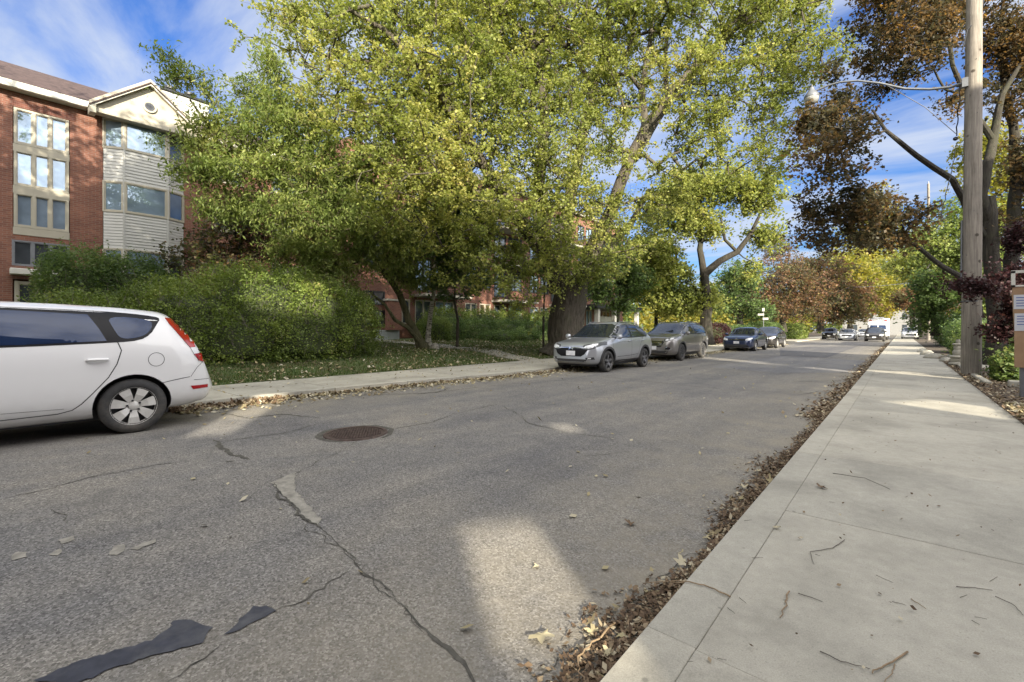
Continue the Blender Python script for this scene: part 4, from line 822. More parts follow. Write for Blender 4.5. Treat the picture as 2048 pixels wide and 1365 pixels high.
for i, (px, Z, blobs, lm, lab, bk) in enumerate([
 (1870, 34, [(1870, 600, 34, 1.3, 1.1, 1.3), (1850, 640, 34, 1, 1, 1.2), (1900, 570, 34, 1.8, 1.3, 1.6), (1860, 560, 34, 1.4, .8, 1.2)], 'l_dark', 'dark leafy small tree beside the pavement beyond the utility pole', 'bark_dark'),
 (1960, 30, [(1900, 480, 30, 2, 1.5, 2), (1930, 430, 30, 1.6, 1.3, 2), (1870, 500, 30, 1.6, 1, 1.4), (1960, 520, 29, 2, 1.6, 2)], 'l_elm', 'bright green leafy tree glowing behind the utility pole', 'bark_dark'),
 (1990, 44, [(1990, 330, 44, 3, 4, 3), (2010, 450, 44, 4, 4, 3), (1960, 290, 44, 1.6, 2, 2)], 'l_yellow', 'tall yellow tree glowing behind the copper maple', 'bark_dark'),
 (1840, 60, [(1850, 480, 60, 3, 2, 2.6), (1830, 530, 60, 3.5, 2.2, 3), (1880, 540, 60, 4, 3, 3)], 'l_maple', 'green tree over the right pavement far up the street', 'bark_dark'),
 (1822, 78, [(1815, 600, 78, 2.4, 2.0, 2.4), (1860, 600, 78, 4, 3, 3)], 'l_orange', 'small orange tree beside the distant pale pole', 'bark_dark')]):
    tree('garden_tree', lab, [([spot(px, 672, Z), *LP((px, 630, Z), (px-3, 590, Z))], [.2, .17, .1])], blobs, 300, 36, M[lm], M[bk], .17 if Z < 40 else .30, .4 if Z < 40 else .6, group='trees in the right-hand gardens', seed=40+i, rtip=.012, step=.8)
# far masses closing the street
def backdrop(name, label, x0, x1, y0, y1, h, n, m, size, seed, th=6):
    rng = np.random.default_rng(seed); u = rng.random(n); hh = h*(.72+.28*np.sin(u*37)*np.sin(u*11+1))
    c = np.stack([x0+(x1-x0)*u+rng.normal(size=n)*th*.3, y0+(y1-y0)*u+rng.normal(size=n)*th*.3, .2+rng.random(n)**.8*hh], 1)
    return tag(leaves(name, c, m, None, size, rng, .9, .2), kind='stuff')
backdrop('far_wood', '', -75, 110, 210, 215, 22, 26000, M['l_elm'], 1.3, 70, 14)
backdrop('far_wood', '', -70, -28, 60, 210, 15, 20000, M['l_yellow'], .9, 71, 9)
backdrop('far_wood', '', 16, 60, 70, 210, 15, 20000, M['l_maple'], .9, 72, 9)
backdrop('far_wood', '', -48, -30, 50, 62, 10, 9000, M['l_dark'], .4, 73, 4)

# ---- hedges: a leafy shell of many lobes round a solid dark core added to block light
def hedge(name, label, lobes, n, m, size, seed, group=None, cat='hedge', inner=True, aspect=.6, rough=.13, soil=None, twigs=0):
    rng = np.random.default_rng(seed); T = tag(empty(name), label, cat, group); allp = []; cores = MB()
    area = np.array([(l[3]*l[4]+l[3]*l[5]+l[4]*l[5]) for l in lobes]); cnt = (n*area/area.sum()).astype(int)
    for l, c in zip(lobes, cnt):
        ctr = np.array(l[:3]); r = np.array(l[3:6]); d = rng.normal(size=(c, 3)); d /= np.linalg.norm(d, axis=1)[:, None]
        d = np.sign(d)*np.abs(d)**.8; d /= (np.abs(d)**3).sum(1)[:, None]**(1/3)      # boxy clipped outline
        bumpf = 1+rough*(np.sin(d[:, 0]*7+ctr[1])*np.sin(d[:, 1]*8+ctr[0])*np.sin(d[:, 2]*7+1)+.5*np.sin(d[:, 0]*19)*np.sin(d[:, 1]*17+d[:, 2]*21))
        p = ctr+d*r*(bumpf-np.abs(rng.normal(size=c))*.10)[:, None]
        out_ = rng.random(c) < .16; p = p+d*(out_*np.abs(rng.normal(size=c))*.13)[:, None]+np.array([0, 0, 1])*(out_*rng.random(c)*.10)[:, None]
        k = np.zeros(c, bool)
        for l2 in lobes:
            if l2 is l: continue
            k |= (np.abs((p-np.array(l2[:3]))/(np.array(l2[3:6])*.86))**3).sum(1) < 1
        p = p[~k & (p[:, 2] > float(lawn_z(l[0], l[1]))-.05 if soil is None else ~k)]; allp.append(p)
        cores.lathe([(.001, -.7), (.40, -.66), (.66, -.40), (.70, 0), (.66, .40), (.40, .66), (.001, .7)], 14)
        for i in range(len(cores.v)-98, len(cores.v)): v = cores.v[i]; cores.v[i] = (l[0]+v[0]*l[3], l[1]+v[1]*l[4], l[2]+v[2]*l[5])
    P_ = np.concatenate(allp); ti = np.clip(rng.random(len(P_))*.6+.15+.2*np.sin(P_[:, 1]*2.1)*np.sin(P_[:, 2]*3), 0, 1)
    L_ = leaves('foliage', P_, m, T, size, rng, aspect, .2, ti); L_['kind'] = 'stuff'
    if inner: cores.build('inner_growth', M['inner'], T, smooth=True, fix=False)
    if twigs:
        mb = MB(); sel = P_[rng.integers(0, len(P_), twigs)]
        for p in sel:
            o = Vector(p); d = Vector((rng.normal()*.5, rng.normal()*.5, 1)).normalized(); mb.tube([o-d*.25, o+d*rng.uniform(.05, .3)], [.007, .003], 3, False)
        mb.build('shoots', M['twig_grey'], T, fix=False)['kind'] = 'stuff'
    return T
hedge('overgrown_hedge', 'large rounded green hedge beside the pavement behind the white estate car', [
 (-15.6, 5.6, 1.55, 1.9, 2.0, 1.75), (-15.4, 7.1, 1.5, 1.8, 1.7, 1.50), (-15.8, 3.8, 1.4, 1.9, 1.6, 1.35), (-15.1, 8.1, 1.35, 1.5, 1.1, 1.25), (-16.2, 2.2, 1.1, 1.5, 1.6, 1.15), (-16.3, 8.7, 1.5, 1.3, 1.2, 1.5), (-14.6, 4.6, .95, 1.1, 1.4, .85), (-14.5, 6.6, 1.0, 1.1, 1.5, .95)],
 210000, M['l_hedge'], .066, 81, rough=.15, twigs=1300)
hedge('dark_shrub', 'dark green rounded shrub in front of the brick entrance', [(-20.6, 1.9, 2.0, 1.2, 1.1, 1.95), (-20.4, 3.2, 2.0, 1.2, 1.15, 1.85), (-20.2, 4.2, 1.6, 1.0, .9, 1.4)], 60000, M['l_dark'], .08, 82, cat='shrub', twigs=260)
hedge('wild_shrub', 'loose grey green shrub filling the gap between dark shrub and big hedge', [(-18.4, 1.9, 1.3, 1.1, 1.3, 1.1), (-18.6, 4.0, 1.5, 1.2, 1.5, 1.3)], 16000, M['l_elm'], .09, 83, cat='shrub', inner=True, twigs=200)
hedge('clipped_hedge', 'low dark clipped hedge in front of the brick apartment block', [(-21.2, y_, 1.15, .9, 1.7, .85) for y_ in (18.2, 21.0, 23.8, 26.6)], 38000, M['l_dark'], .09, 84, twigs=80)
hedge('spreading_juniper', 'low spreading juniper along the lawn edge left of the maple trunk', [(-18.9, y_, .75, .9, 1.4, .5) for y_ in (20.5, 22.8, 25.0)], 18000, M['l_dark'], .09, 85, cat='shrub')
hedge('clipped_ball_shrub', 'rounded grey green shrub at the left end of the clipped hedge', [(-20.2, 16.5, 1.15, .9, .9, .85)], 9000, M['l_elm'], .08, 86, cat='shrub')
hedge('tall_hedge', 'taller leafy hedge with yellowing tips under the balconies', [(-22.4, y_, 1.7, .8, 1.9, 1.05) for y_ in (19.5, 22.8, 26.2, 29.6)], 26000, M['l_hedge'], .10, 87)
for i, (x, y_, z, a, b2_, c, lm, lab) in enumerate([(-11.6, 46, .8, 1.5, 2.5, .9, 'l_dark', 'dark low hedge by the side street behind the parked black car'), (-12.6, 40.5, 1.0, 1.6, 2.0, .9, 'l_maroon', 'dark red leaved shrub above the blue car roof'),
   (-12.4, 60, 1.0, 1.8, 4.0, 1.2, 'l_dark', 'dark hedge beyond the side street on the left'), (-11.2, 72, 1.0, 1.5, 4, 1.2, 'l_elm', 'sunlit green hedge on the left far up the street'), (-13.5, 35, .9, 1.3, 1.6, .9, 'l_elm', 'pale leaved shrub beside the grey fence panel'),
   (2.6, 27, .5, .9, 1.8, .6, 'l_elm', 'low green plants beside the garden stones'), (3.0, 34, .9, 1.2, 2.5, .9, 'l_dark', 'dark shrub on the right past the garden stones'), (3.4, 48, 1.2, 1.5, 4, 1.3, 'l_dark', 'dark hedge far along the right pavement')]):
    hedge('garden_shrub', lab, [(x, y_, z, a, b2_, c)], 7000, M[lm], .12 if y_ < 50 else .2, 90+i, cat='shrub', group='garden shrubs', soil=1)
hedge('ground_plant', 'leafy dark green plant at the foot of the utility pole', [(2.15, 16.2, .35, .5, .5, .38), (2.7, 16.9, .4, .6, .5, .42)], 5000, M['l_dark'], .10, 99, cat='plant', soil=1)
# ---------------------------------------------------------------- cars
def smooth_poly(poly, n=3):
    for _ in range(n):
        q = []
        for a, b in zip(poly, poly[1:]+poly[:1]):
            q += [(a[0]*.75+b[0]*.25, a[1]*.75+b[1]*.25), (a[0]*.25+b[0]*.75, a[1]*.25+b[1]*.75)]
        poly = q
    return poly
class Body:
    def __init__(s, sp):
        s.sp = sp; U0, U1 = sp['top'][0][0], sp['top'][-1][0]
        t = np.linspace(-1, 1, 97); us = (U0+U1)/2+(U1-U0)/2*np.sin(t*math.pi/2)*.55+(U1-U0)/2*t*.45
        def f(key):
            a = np.array(sp[key]); fine = np.linspace(U0, U1, 600); v = np.interp(fine, a[:, 0], a[:, 1])
            k = 17; vp = np.pad(v, k//2, mode='edge'); v = np.convolve(vp, np.hanning(k+2)[1:-1]/np.hanning(k+2)[1:-1].sum(), 'valid'); return np.interp(us, fine, v)
        zt, zs, W, zb, yr = f('top'), f('bot'), f('wid'), f('belt'), f('roofw')
        V = []; K = 27
        for u, a, b, w, c, r in zip(us, zt, zs, W, zb, yr):
            c = min(c, a-.05); cab = max(0, min(1, (a-c-.05)/.25)); r = r*cab+(w-.16)*(1-cab); h = a-b
            key = [(0, b), (w*.8, b), (w-.06, b+.03), (w-.012, b+h*.12), (w, b+(c-b)*.45), (w-.004, c-(c-b)*.18), (w-.03, c), (r+.075*cab+.05*(1-cab), a-.10*cab-.025*(1-cab)), (r, a-.045*cab-.012), (r*.72, a-.012), (r*.3, a), (0, a+.003)]
            key = np.array(key); d = np.r_[0, np.cumsum(np.linalg.norm(np.diff(key, axis=0), axis=1))]
            q = np.linspace(0, d[-1], K); yy = np.interp(q, d, key[:, 0]); z_ = np.interp(q, d, key[:, 1])
            for _ in range(2): yy[1:-1] = (yy[:-2]+2*yy[1:-1]+yy[2:])/4; z_[1:-1] = (z_[:-2]+2*z_[1:-1]+z_[2:])/4
            V += [(u, y, z) for y, z in zip(yy, z_)]+[(u, -y, z) for y, z in zip(yy[-2:0:-1], z_[-2:0:-1])]
        R = 2*K-2; n = len(us); Fc = [(i*R+j, i*R+(j+1) % R, (i+1)*R+(j+1) % R, (i+1)*R+j) for i in range(n-1) for j in range(R)]
        Fc += [tuple(range(R)), tuple(range((n-1)*R, n*R))[::-1]]
        bm = bmesh.new(); vs = [bm.verts.new(v) for v in V]
        for q in Fc: bm.faces.new([vs[i] for i in q])
        bmesh.ops.recalc_face_normals(bm, faces=bm.faces); bm.normal_update(); s.bm = bm; s.bvh = BVHTree.FromBMesh(bm)
    def hit(s, a, b, view):
        o, d = {'L': ((a, 3, b), (0, -1, 0)), 'R': ((a, -3, b), (0, 1, 0)), 'F': ((5, a, b), (-1, 0, 0)), 'B': ((-5, a, b), (1, 0, 0)), 'T': ((a, b, 4), (0, 0, -1))}[view]
        h = s.bvh.ray_cast(Vector(o), Vector(d)); return (h[0], h[1]) if h[0] is not None else None
    def patch(s, poly, view, off, m, name, parent, res=.05, rnd=0, smooth=True):
        if rnd: poly = smooth_poly(poly, rnd)
        P = []
        for a, b in zip(poly, poly[1:]+poly[:1]):
            n = max(1, int(math.dist(a, b)/res)); P += [Vector((a[0]+(b[0]-a[0])*i/n, a[1]+(b[1]-a[1])*i/n)) for i in range(n)]
        nb = len(P); xs, ys = [p.x for p in P], [p.y for p in P]
        x = min(xs)+res/2
        while x < max(xs):
            y_ = min(ys)+res/2
            while y_ < max(ys): P.append(Vector((x, y_))); y_ += res
            x += res
        v, _, fc, *_r = geometry.delaunay_2d_cdt(P, [], [list(range(nb))], 1, 1e-5)
        W = [s.hit(p.x, p.y, view) for p in v]; W = [h for h in W]
        V = [tuple(h[0]+h[1]*off) if h else (0, 0, 0) for h in W]
        B_ = [tuple(h[0]-h[1]*.004) if h else (0, 0, 0) for h in W]
        fs = [tuple(q) for q in fc if all(W[i] for i in q)]
        ec = {}
        for q in fs:
            for i in range(len(q)): e = (q[i], q[(i+1) % len(q)]); ec[e] = 1
        n = len(V); side = [(e[1], e[0], n+e[0], n+e[1]) for e in ec if (e[1], e[0]) not in ec]
        mb = MB().add(V+B_, fs+side)
        return mb.build(name, m, parent, smooth=smooth)
    def line(s, pts, view, wd, m, name, parent, off=.0025):
        Q = []
        for a, b in zip(pts, pts[1:]):
            n = max(1, int(math.dist(a, b)/.03)); Q += [(a[0]+(b[0]-a[0])*i/n, a[1]+(b[1]-a[1])*i/n) for i in range(n)]
        Q.append(pts[-1]); H = [s.hit(*q, view) for q in Q]; V = []; ok = [h for h in H if h]
        for i, h in enumerate(ok):
            t = ok[min(i+1, len(ok)-1)][0]-ok[max(i-1, 0)][0]; sd_ = t.cross(h[1]).normalized()*wd/2; V += [tuple(h[0]+h[1]*off+sd_), tuple(h[0]+h[1]*off-sd_)]
        return MB().add(V, [(2*i, 2*i+1, 2*i+3, 2*i+2) for i in range(len(ok)-1)])
def wheel(parent, u, y, r, style, sgn, rim_r=None):
    w_ = empty('wheel', (u, y, r), 0, parent); rr = rim_r or r*.69; t = .11; o = sgn
    f = lambda prof: [(a, b*o) for a, b in prof]
    MB().lathe(f([(rr-.012, -.09), (rr+.012, -t), (r-.05, -t), (r-.012, -t*.82), (r, -t*.6), (r, t*.6), (r-.012, t*.82), (r-.05, t), (rr+.03, t*1.0), (rr+.004, t*.94), (rr-.014, t*.78), (rr-.02, -.09)]), 48, 'y').build('tyre', M['rubber'], w_, smooth=True)
    MB().lathe(f([(rr-.014, -.06), (rr-.016, .075), (rr-.001, .100), (rr+.006, .098)]), 40, 'y').build('rim', M['alloy'] if style == 'cap' else M['alloy_dark'], w_, smooth=True)
    MB().lathe(f([(.0, .015), (rr-.015, .015)]), 24, 'y').build('brake_disc', M['plastic'], w_)
    n = {'cap': 7, 'five': 5, 'steel': 10, 'multi': 9}[style]; sp = MB(); mt = {'cap': 'alloy', 'five': 'alloy_dark', 'steel': 'plastic', 'multi': 'alloy'}[style]
    for k in range(n):
        a = 2*math.pi*(k+.25)/n; w0, w1 = {'cap': (.032, .060), 'five': (.045, .035), 'steel': (.022, .040), 'multi': (.02, .018)}[style]
        w1 *= rr/.235; w0 *= rr/.235
        def q(rad, wd, h): return [(math.cos(a)*rad-math.sin(a)*s_*wd, h*o, math.sin(a)*rad+math.cos(a)*s_*wd) for s_ in (-1, 1)]
        rings = [q(.03, w0, .062), q(.07, w0, .078), q(rr*.6, (w0+w1)/2*1.02, .096), q(rr*.93, w1, .088), q(rr*.99, w1*1.05, .080)]
        vs = [v for g_ in rings for v in g_]+[(v[0], v[1]-.03*o, v[2]) for g_ in rings for v in g_]; m_ = len(rings)*2
        fs = [(2*i, 2*i+1, 2*i+3, 2*i+2) for i in range(len(rings)-1)]+[(2*i, 2*i+2, m_+2*i+2, m_+2*i) for i in range(len(rings)-1)]+[(2*i+1, m_+2*i+1, m_+2*i+3, 2*i+3) for i in range(len(rings)-1)]
        MB().add(vs, fs).build('spoke', M[mt], w_)
    MB().lathe(f([(0, .094), (.028, .092), (.055, .082), (.060, .05)]), 20, 'y').build('hub', M[mt], w_, smooth=True)
    if style in ('cap', 'steel'):
        for k in range(5):
            a = 2*math.pi*(k+.1)/5; MB().lathe(f([(0, .102), (.011, .100), (.013, .075)]), 8, 'y', (math.cos(a)*.068, 0, math.sin(a)*.068)).build('lug_nut', M['dark_metal'], w_)
    return w_
def make_car(name, label, cat, paintm, sp, loc, rz=-math.pi/2, group=None, front=True, rear=True):
    T = tag(empty(name, loc, rz), label, cat, group); B_ = Body(sp); r = sp['r']; ua, ub = sp['axles']; ra = sp.get('arch', r+.065)
    hw = max(w for _, w in sp['wid']); me = bpy.data.meshes.new('body')
    B_.bm.to_mesh(me); me.materials.append(paintm); me.materials.append(M['plastic']); body = link('body', me, T)
    me.polygons.foreach_set('use_smooth', [True]*len(me.polygons)); me.set_sharp_from_angle(angle=math.radians(35))
    cut = MB()
    for u in (ua, ub):
        for sg in (-1, 1): 
            n = 36; vs = [(u+ra*math.cos(2*math.pi*i/n), yy, r+.01+ra*math.sin(2*math.pi*i/n)) for yy in (sg*(hw-.30), sg*(hw+.1)) for i in range(n)]
            cut.add(vs, [tuple(range(n)), tuple(range(n, 2*n))[::-1]]+[(i, n+i, n+(i+1) % n, (i+1) % n) for i in range(n)])
    ct_ = cut.build('cutter', M['plastic']); 
    ct_.data.materials.clear(); ct_.data.materials.append(M['plastic'])
    md = body.modifiers.new('arches', 'BOOLEAN'); md.operation = 'DIFFERENCE'; md.object = ct_; md.solver = 'EXACT'; md.material_mode = 'TRANSFER'
    dg = bpy.context.evaluated_depsgraph_get(); T_loc = T.location.copy(); T.location = (0, 0, 0); T.rotation_euler = (0, 0, 0); dg.update()
    me2 = bpy.data.meshes.new_from_object(body.evaluated_get(dg)); body.modifiers.clear(); body.data = me2; bpy.data.objects.remove(ct_)
    T.location = T_loc; T.rotation_euler = (0, 0, rz); me2.name = 'body'
    for u, st in ((ua, sp['wheel']), (ub, sp['wheel'])):
        for sg in (1, -1): wheel(T, u, sg*(hw-.125), r, st, sg)
    rc = {}
    for (poly, view, off, mk, nm, rnd) in sp['patches']:
        vs = ['L', 'R'] if view == 'LR' else [view]
        for v in vs: B_.patch(poly, v, off, M[mk] if isinstance(mk, str) else mk, nm, T, rnd=rnd, res=sp.get('res', .05))
    sm = MB()
    for pts_, view, wd in sp['seams']:
        for v in (['L', 'R'] if view == 'LR' else [view]):
            B_.line(pts_, v, wd, None, '', T).build('panel_gap', M['seam'], T, fix=False)
    if sm.v: sm.build('panel_gap', M['seam'], T, fix=False)
    for kind, u, z, *rest in sp['bits']:
        for v, sg in (('L', 1), ('R', -1)):
            h = B_.hit(u, z, v); p = h[0]
            if kind == 'handle':
                b = MB().tube([(u-.105, p.y-sg*.012, z-.004), (u-.085, p.y+sg*.028, z), (u, p.y+sg*.036, z+.002), (u+.085, p.y+sg*.028, z), (u+.105, p.y-sg*.012, z-.004)], [.012, .017, .019, .017, .012], 8); b.build('handle', M[rest[0]] if rest else paintm, T, smooth=True)
            if kind == 'mirror':
                b = MB(); pr = [(.001, -.11), (.05, -.10), (.085, -.06), (.09, 0), (.075, .06), (.001, .09)]
                b.lathe(pr, 14, 'y'); b.v = [(v_[0]*.8+u+.03, v_[1]*sg+p.y+sg*.17, v_[2]*.95+z+.04) for v_ in b.v]; mo = b.build('mirror', M[rest[0]] if rest else paintm, T, smooth=True)
                MB().bar((u+.02, p.y-sg*.03, z-.02), (u+.03, p.y+sg*.12, z+.01), .05, .03).build('mirror_arm', M['plastic'], T)
    if sp.get('rails'):
        for sg in (1, -1):
            u0, u1 = sp['rails']; pts_ = []
            for i in range(9):
                u = u0+(u1-u0)*i/8; h = B_.hit(u, sg*sp['railw'], 'T'); pts_.append((u, sg*sp['railw'], h[0].z+(.045 if 0 < i < 8 else -.005)))
            MB().tube(pts_, .014, 6).build('roof_rail', M['grey_metal'], T, smooth=True)
    if sp.get('under', 1): MB().box(ua-.4, ub+.4, -hw+.25, hw-.25, r*.55, r*.55+.12).build('underbody', M['plastic'], T)
    B_.bm.free(); T['hit'] = 0; del T['hit']
    return T, B_
def mir(poly): return [(-a, b) for a, b in poly][::-1]
OFF_F, OFF_G = .004, .007
# white estate car (local u runs forward, its rear axle is at u=-1.375)
y0_ = -.185; wl = lambda pts: [(y0_-a, b) for a, b in pts]
def ring(u, r, ri, ro, a0=-12, a1=192, n=26, z0=.01):
    o = [(u+ro*math.cos(math.radians(a0+(a1-a0)*i/n)), r+z0+ro*math.sin(math.radians(a0+(a1-a0)*i/n))) for i in range(n+1)]
    return o+[(u+ri*math.cos(math.radians(a1-(a1-a0)*i/n)), r+z0+ri*math.sin(math.radians(a1-(a1-a0)*i/n))) for i in range(n+1)]
white = dict(r=.345, axles=(-1.375, 1.375), wheel='cap', arch=.395,
 top=[(-2.31, .60), (-2.27, .68), (-2.19, .88), (-2.14, 1.02), (-2.05, 1.20), (-1.92, 1.40), (-1.80, 1.555), (-1.70, 1.585), (-1.3, 1.625), (-.8, 1.65), (-.2, 1.665), (.3, 1.64), (.62, 1.54), (1.25, 1.16), (1.5, 1.08), (1.95, .97), (2.15, .86), (2.25, .70), (2.28, .6)],
 bot=[(-2.31, .44), (-2.2, .30), (-1.9, .25), (-1.0, .20), (1.0, .20), (1.9, .22), (2.2, .28), (2.28, .4)],
 wid=[(-2.31, .62), (-2.26, .76), (-2.18, .83), (-2.05, .875), (-1.85, .905), (-1.5, .925), (0, .925), (1.4, .915), (1.9, .86), (2.15, .74), (2.28, .55)],
 belt=[(-2.31, 1.12), (-1.4, 1.17), (0, 1.12), (1.2, 1.04), (2.28, .9)], roofw=[(-2.31, .62), (-1.7, .64), (-.2, .66), (.6, .64), (1.2, .66), (2.28, .7)],
 patches=[([(y0_-1.50, 1.47), (y0_-1.44, 1.50), (y0_-1.17, 1.535), (y0_-.82, 1.56), (y0_+.2, 1.585), (.45, 1.50), (1.05, 1.16), (.9, 1.10), (0, 1.115), (y0_-.46, 1.135), (y0_-1.03, 1.16), (y0_-1.25, 1.18), (y0_-1.37, 1.26), (y0_-1.44, 1.38)], 'LR', .003, 'gloss_black', 'window_surround', 1),
  (wl([(.94, 1.495), (1.40, 1.455), (1.39, 1.34), (1.32, 1.255), (1.22, 1.212), (1.06, 1.20), (1.00, 1.33)])[::-1], 'LR', .007, 'car_glass_blue', 'window', 2),
  ([(y0_-.93, 1.18), (y0_-.86, 1.34), (y0_-.77, 1.505), (y0_-.2, 1.535), (-.10, 1.54), (-.10, 1.145), (y0_-.2, 1.15)], 'LR', .007, 'car_glass_blue', 'window', 0),
  ([(-.02, 1.145), (-.02, 1.54), (.35, 1.50), (.85, 1.20), (.85, 1.13)], 'LR', .007, 'car_glass_blue', 'window', 0),
  ([(-.58, 1.14), (-.50, 1.50), (.50, 1.50), (.58, 1.14)], 'F', .004, 'car_glass', 'windscreen', 1), ([(-.55, 1.10), (-.48, 1.48), (.48, 1.48), (.55, 1.10)], 'B', .004, 'car_glass', 'rear_window', 1),
  (wl([(1.555, 1.48), (1.69, 1.46), (1.83, 1.33), (1.95, 1.17), (1.98, 1.085), (1.80, 1.07), (1.69, 1.24), (1.58, 1.41)]), 'LR', .014, 'lens_red', 'tail_light', 0),
  (wl([(1.98, 1.083), (2.01, 1.00), (1.84, .985), (1.80, 1.068)]), 'LR', .016, 'lens_clear', 'tail_light_lens', 0),
  (wl([(2.01, .998), (2.02, .94), (2.0, .855), (1.90, .89), (1.84, .983)]), 'LR', .014, 'lens_red', 'tail_light', 0),
  (wl([(1.80, .545), (2.02, .545), (2.02, .50), (1.83, .495)]), 'LR', .006, 'lens_red', 'reflector', 0),
  ([(-.26, .80), (-.26, .93), (.26, .93), (.26, .80)], 'B', .008, 'plate', 'number_plate', 0),
  ([(-.55, .50), (-.6, .66), (.6, .66), (.55, .50)], 'F', .004, 'plastic', 'grille', 1), ([(.45, .72), (.52, .86), (.78, .92), (.74, .74)], 'F', .006, 'lens_clear', 'headlight', 1), (mir([(.45, .72), (.52, .86), (.78, .92), (.74, .74)]), 'F', .006, 'lens_clear', 'headlight', 1)],
 seams=[(wl([(.83, 1.56), (1.03, 1.17), (1.065, 1.06), (1.02, .89), (.94, .73), (.80, .55), (.70, .43), (.62, .365), (.5, .335), (.06, .325), (-.1, .325), (-.12, .6), (-.12, 1.12)]), 'LR', .010), ([(-.06, .32), (1.0, .32), (1.06, .5), (1.0, 1.1)], 'LR', .009),
  (wl([(1.79, .672), (1.62, .645), (1.47, .615)]), 'LR', .008), (wl([(1.97, .88), (1.88, .80), (1.80, .672)]), 'LR', .006), (wl([(1.84, .625), (2.10, .62)]), 'LR', .006), (wl([(.06, .40), (.55, .39)]), 'LR', .004),
  ([(y0_-1.415+.085*math.cos(a/24*2*math.pi), .93+.088*math.sin(a/24*2*math.pi)) for a in range(25)], 'LR', .006), (wl([(1.5, 1.56), (1.60, 1.49), (1.59, 1.475)]), 'LR', .006),
  (wl([(.83, 1.555), (1.035, 1.165)]), 'LR', .014)],
 bits=[('handle', y0_-.84, .955), ('handle', .25, .95), ('mirror', .95, 1.12)])
w_x = -7.40-.925
make_car('estate_car', 'white estate car with silver hubcap parked at the left kerb nearest the camera', 'car', M['p_white'], white, (w_x, y0_, 0))
def suv(H, L, W, hood, r, wb=2.65, style='suv', **k):
    f, b = L/2, -L/2; cw = f-1.05 if style != 'sedan' else f-1.28
    h0 = hood
    if style == 'coupe': top = [(b, .72), (b+.05, .86), (b+.12, 1.05), (b+.38, 1.30), (b+.75, H-.10), (b+1.3, H-.01), (0, H), (.35, H-.06), (cw, h0+.09)]
    elif style == 'suv': top = [(b, .70), (b+.05, .95), (b+.15, 1.12), (b+.40, H-.16), (b+.6, H-.06), (b+1.4, H), (0, H), (.4, H-.07), (cw, h0+.08)]
    else: top = [(b, .68), (b+.06, .95), (b+.65, 1.08), (b+1.35, H-.10), (b+1.8, H-.01), (0, H), (.35, H-.06), (cw, h0+.07)]
    top += [(f-.50, h0), (f-.22, h0-.045), (f-.09, h0-.10), (f-.02, h0-.24), (f, h0-.40)]
    bl = h0+.10; w = W/2
    bot = [(b, .46), (b+.12, .32), (b+.5, .26), (0, .23), (f-.5, .23), (f-.1, .26), (f, .34)] if style != 'sedan' else [(b, .42), (b+.12, .28), (b+.5, .2), (0, .17), (f-.5, .18), (f-.1, .2), (f, .3)]
    wid = [(b, w*.74), (b+.08, w*.86), (b+.3, w*.95), (b+.7, w), (f-.9, w), (f-.45, w*.97), (f-.2, w*.90), (f-.06, w*.78), (f, w*.66)]
    rw = w-.27; g1 = cw-.12
    up = H-.10; ub_ = .30
    rear_u = {'coupe': b+.62, 'suv': b+.55, 'sedan': b+.95}[style]; rear_t = {'coupe': b+.98, 'suv': b+.72, 'sedan': b+1.42}[style]
    uc = k.get('bp', -.22)
    P_ = [([(rear_u-.10, bl+.10), (rear_t-.08, up-.02), (uc, up+.01), (ub_+.03, up-.01), (g1+.10, bl-.02), (uc, bl-.03), (rear_u+.1, bl-.0)], 'LR', .003, 'gloss_black', 'window_surround', 0),
      ([(rear_u+.06, bl+.09), (rear_t+.02, up-.05), (uc-.05, up-.03), (uc-.05, bl+.0), (rear_u+.2, bl+.03)], 'LR', .007, 'car_glass', 'window', 0),
      ([(uc+.04, bl+.0), (uc+.04, up-.03), (ub_-.04, up-.04), (g1-.08, bl+.03), (g1-.08, bl+.0)], 'LR', .007, 'car_glass', 'window', 0),
      ([(-w*.78, h0+.09), (-w*.66, H-.14), (-w*.5, H-.085), (w*.5, H-.085), (w*.66, H-.14), (w*.78, h0+.09)], 'F', .004, 'car_glass', 'windscreen', 0),
      ([(-w*.7, 1.12), (-w*.56, H-.14), (w*.56, H-.14), (w*.7, 1.12)], 'B', .004, 'car_glass', 'rear_window', 1),
      ([(w*.55, .88), (w*.58, 1.02), (w*.86, 1.06), (w*.9, .9)], 'B', .006, 'lens_red', 'tail_light', 1), (mir([(w*.55, .88), (w*.58, 1.02), (w*.86, 1.06), (w*.9, .9)]), 'B', .006, 'lens_red', 'tail_light', 1)]
    wb2 = wb/2; u_f, u_r = f-(L-wb)*.47, f-(L-wb)*.47-wb
    seams = [([(uc, up), (uc, bl), (uc+.03, .36)], 'LR', .009), ([(cw-.02, bl-.05), (cw-.04, .75), (cw-.22, .36), (uc, .34), (u_r+.75, .34), (u_r+.52, .55), (u_r+.40, .8), (rear_u+.42, bl)], 'LR', .009), ([(cw+.0, bl-.06), (f-.45, h0-.07)], 'LR', .007)]
    d = dict(r=r, axles=(u_r, u_f), wheel='five', arch=r+.06, top=top, bot=bot, wid=wid, belt=[(b, bl), (f, bl-.08)], roofw=[(b, rw-.02), (0, rw), (f, rw)], patches=P_, seams=seams, bits=[('handle', uc-.85, bl-.12), ('handle', uc+.18, bl-.13), ('mirror', cw-.30, bl-.02)], res=.06)
    d.update({a: c for a, c in k.items() if a != 'bp'}); d['patches'] = d['patches']+k.get('extra', []); return d, u_r, u_f
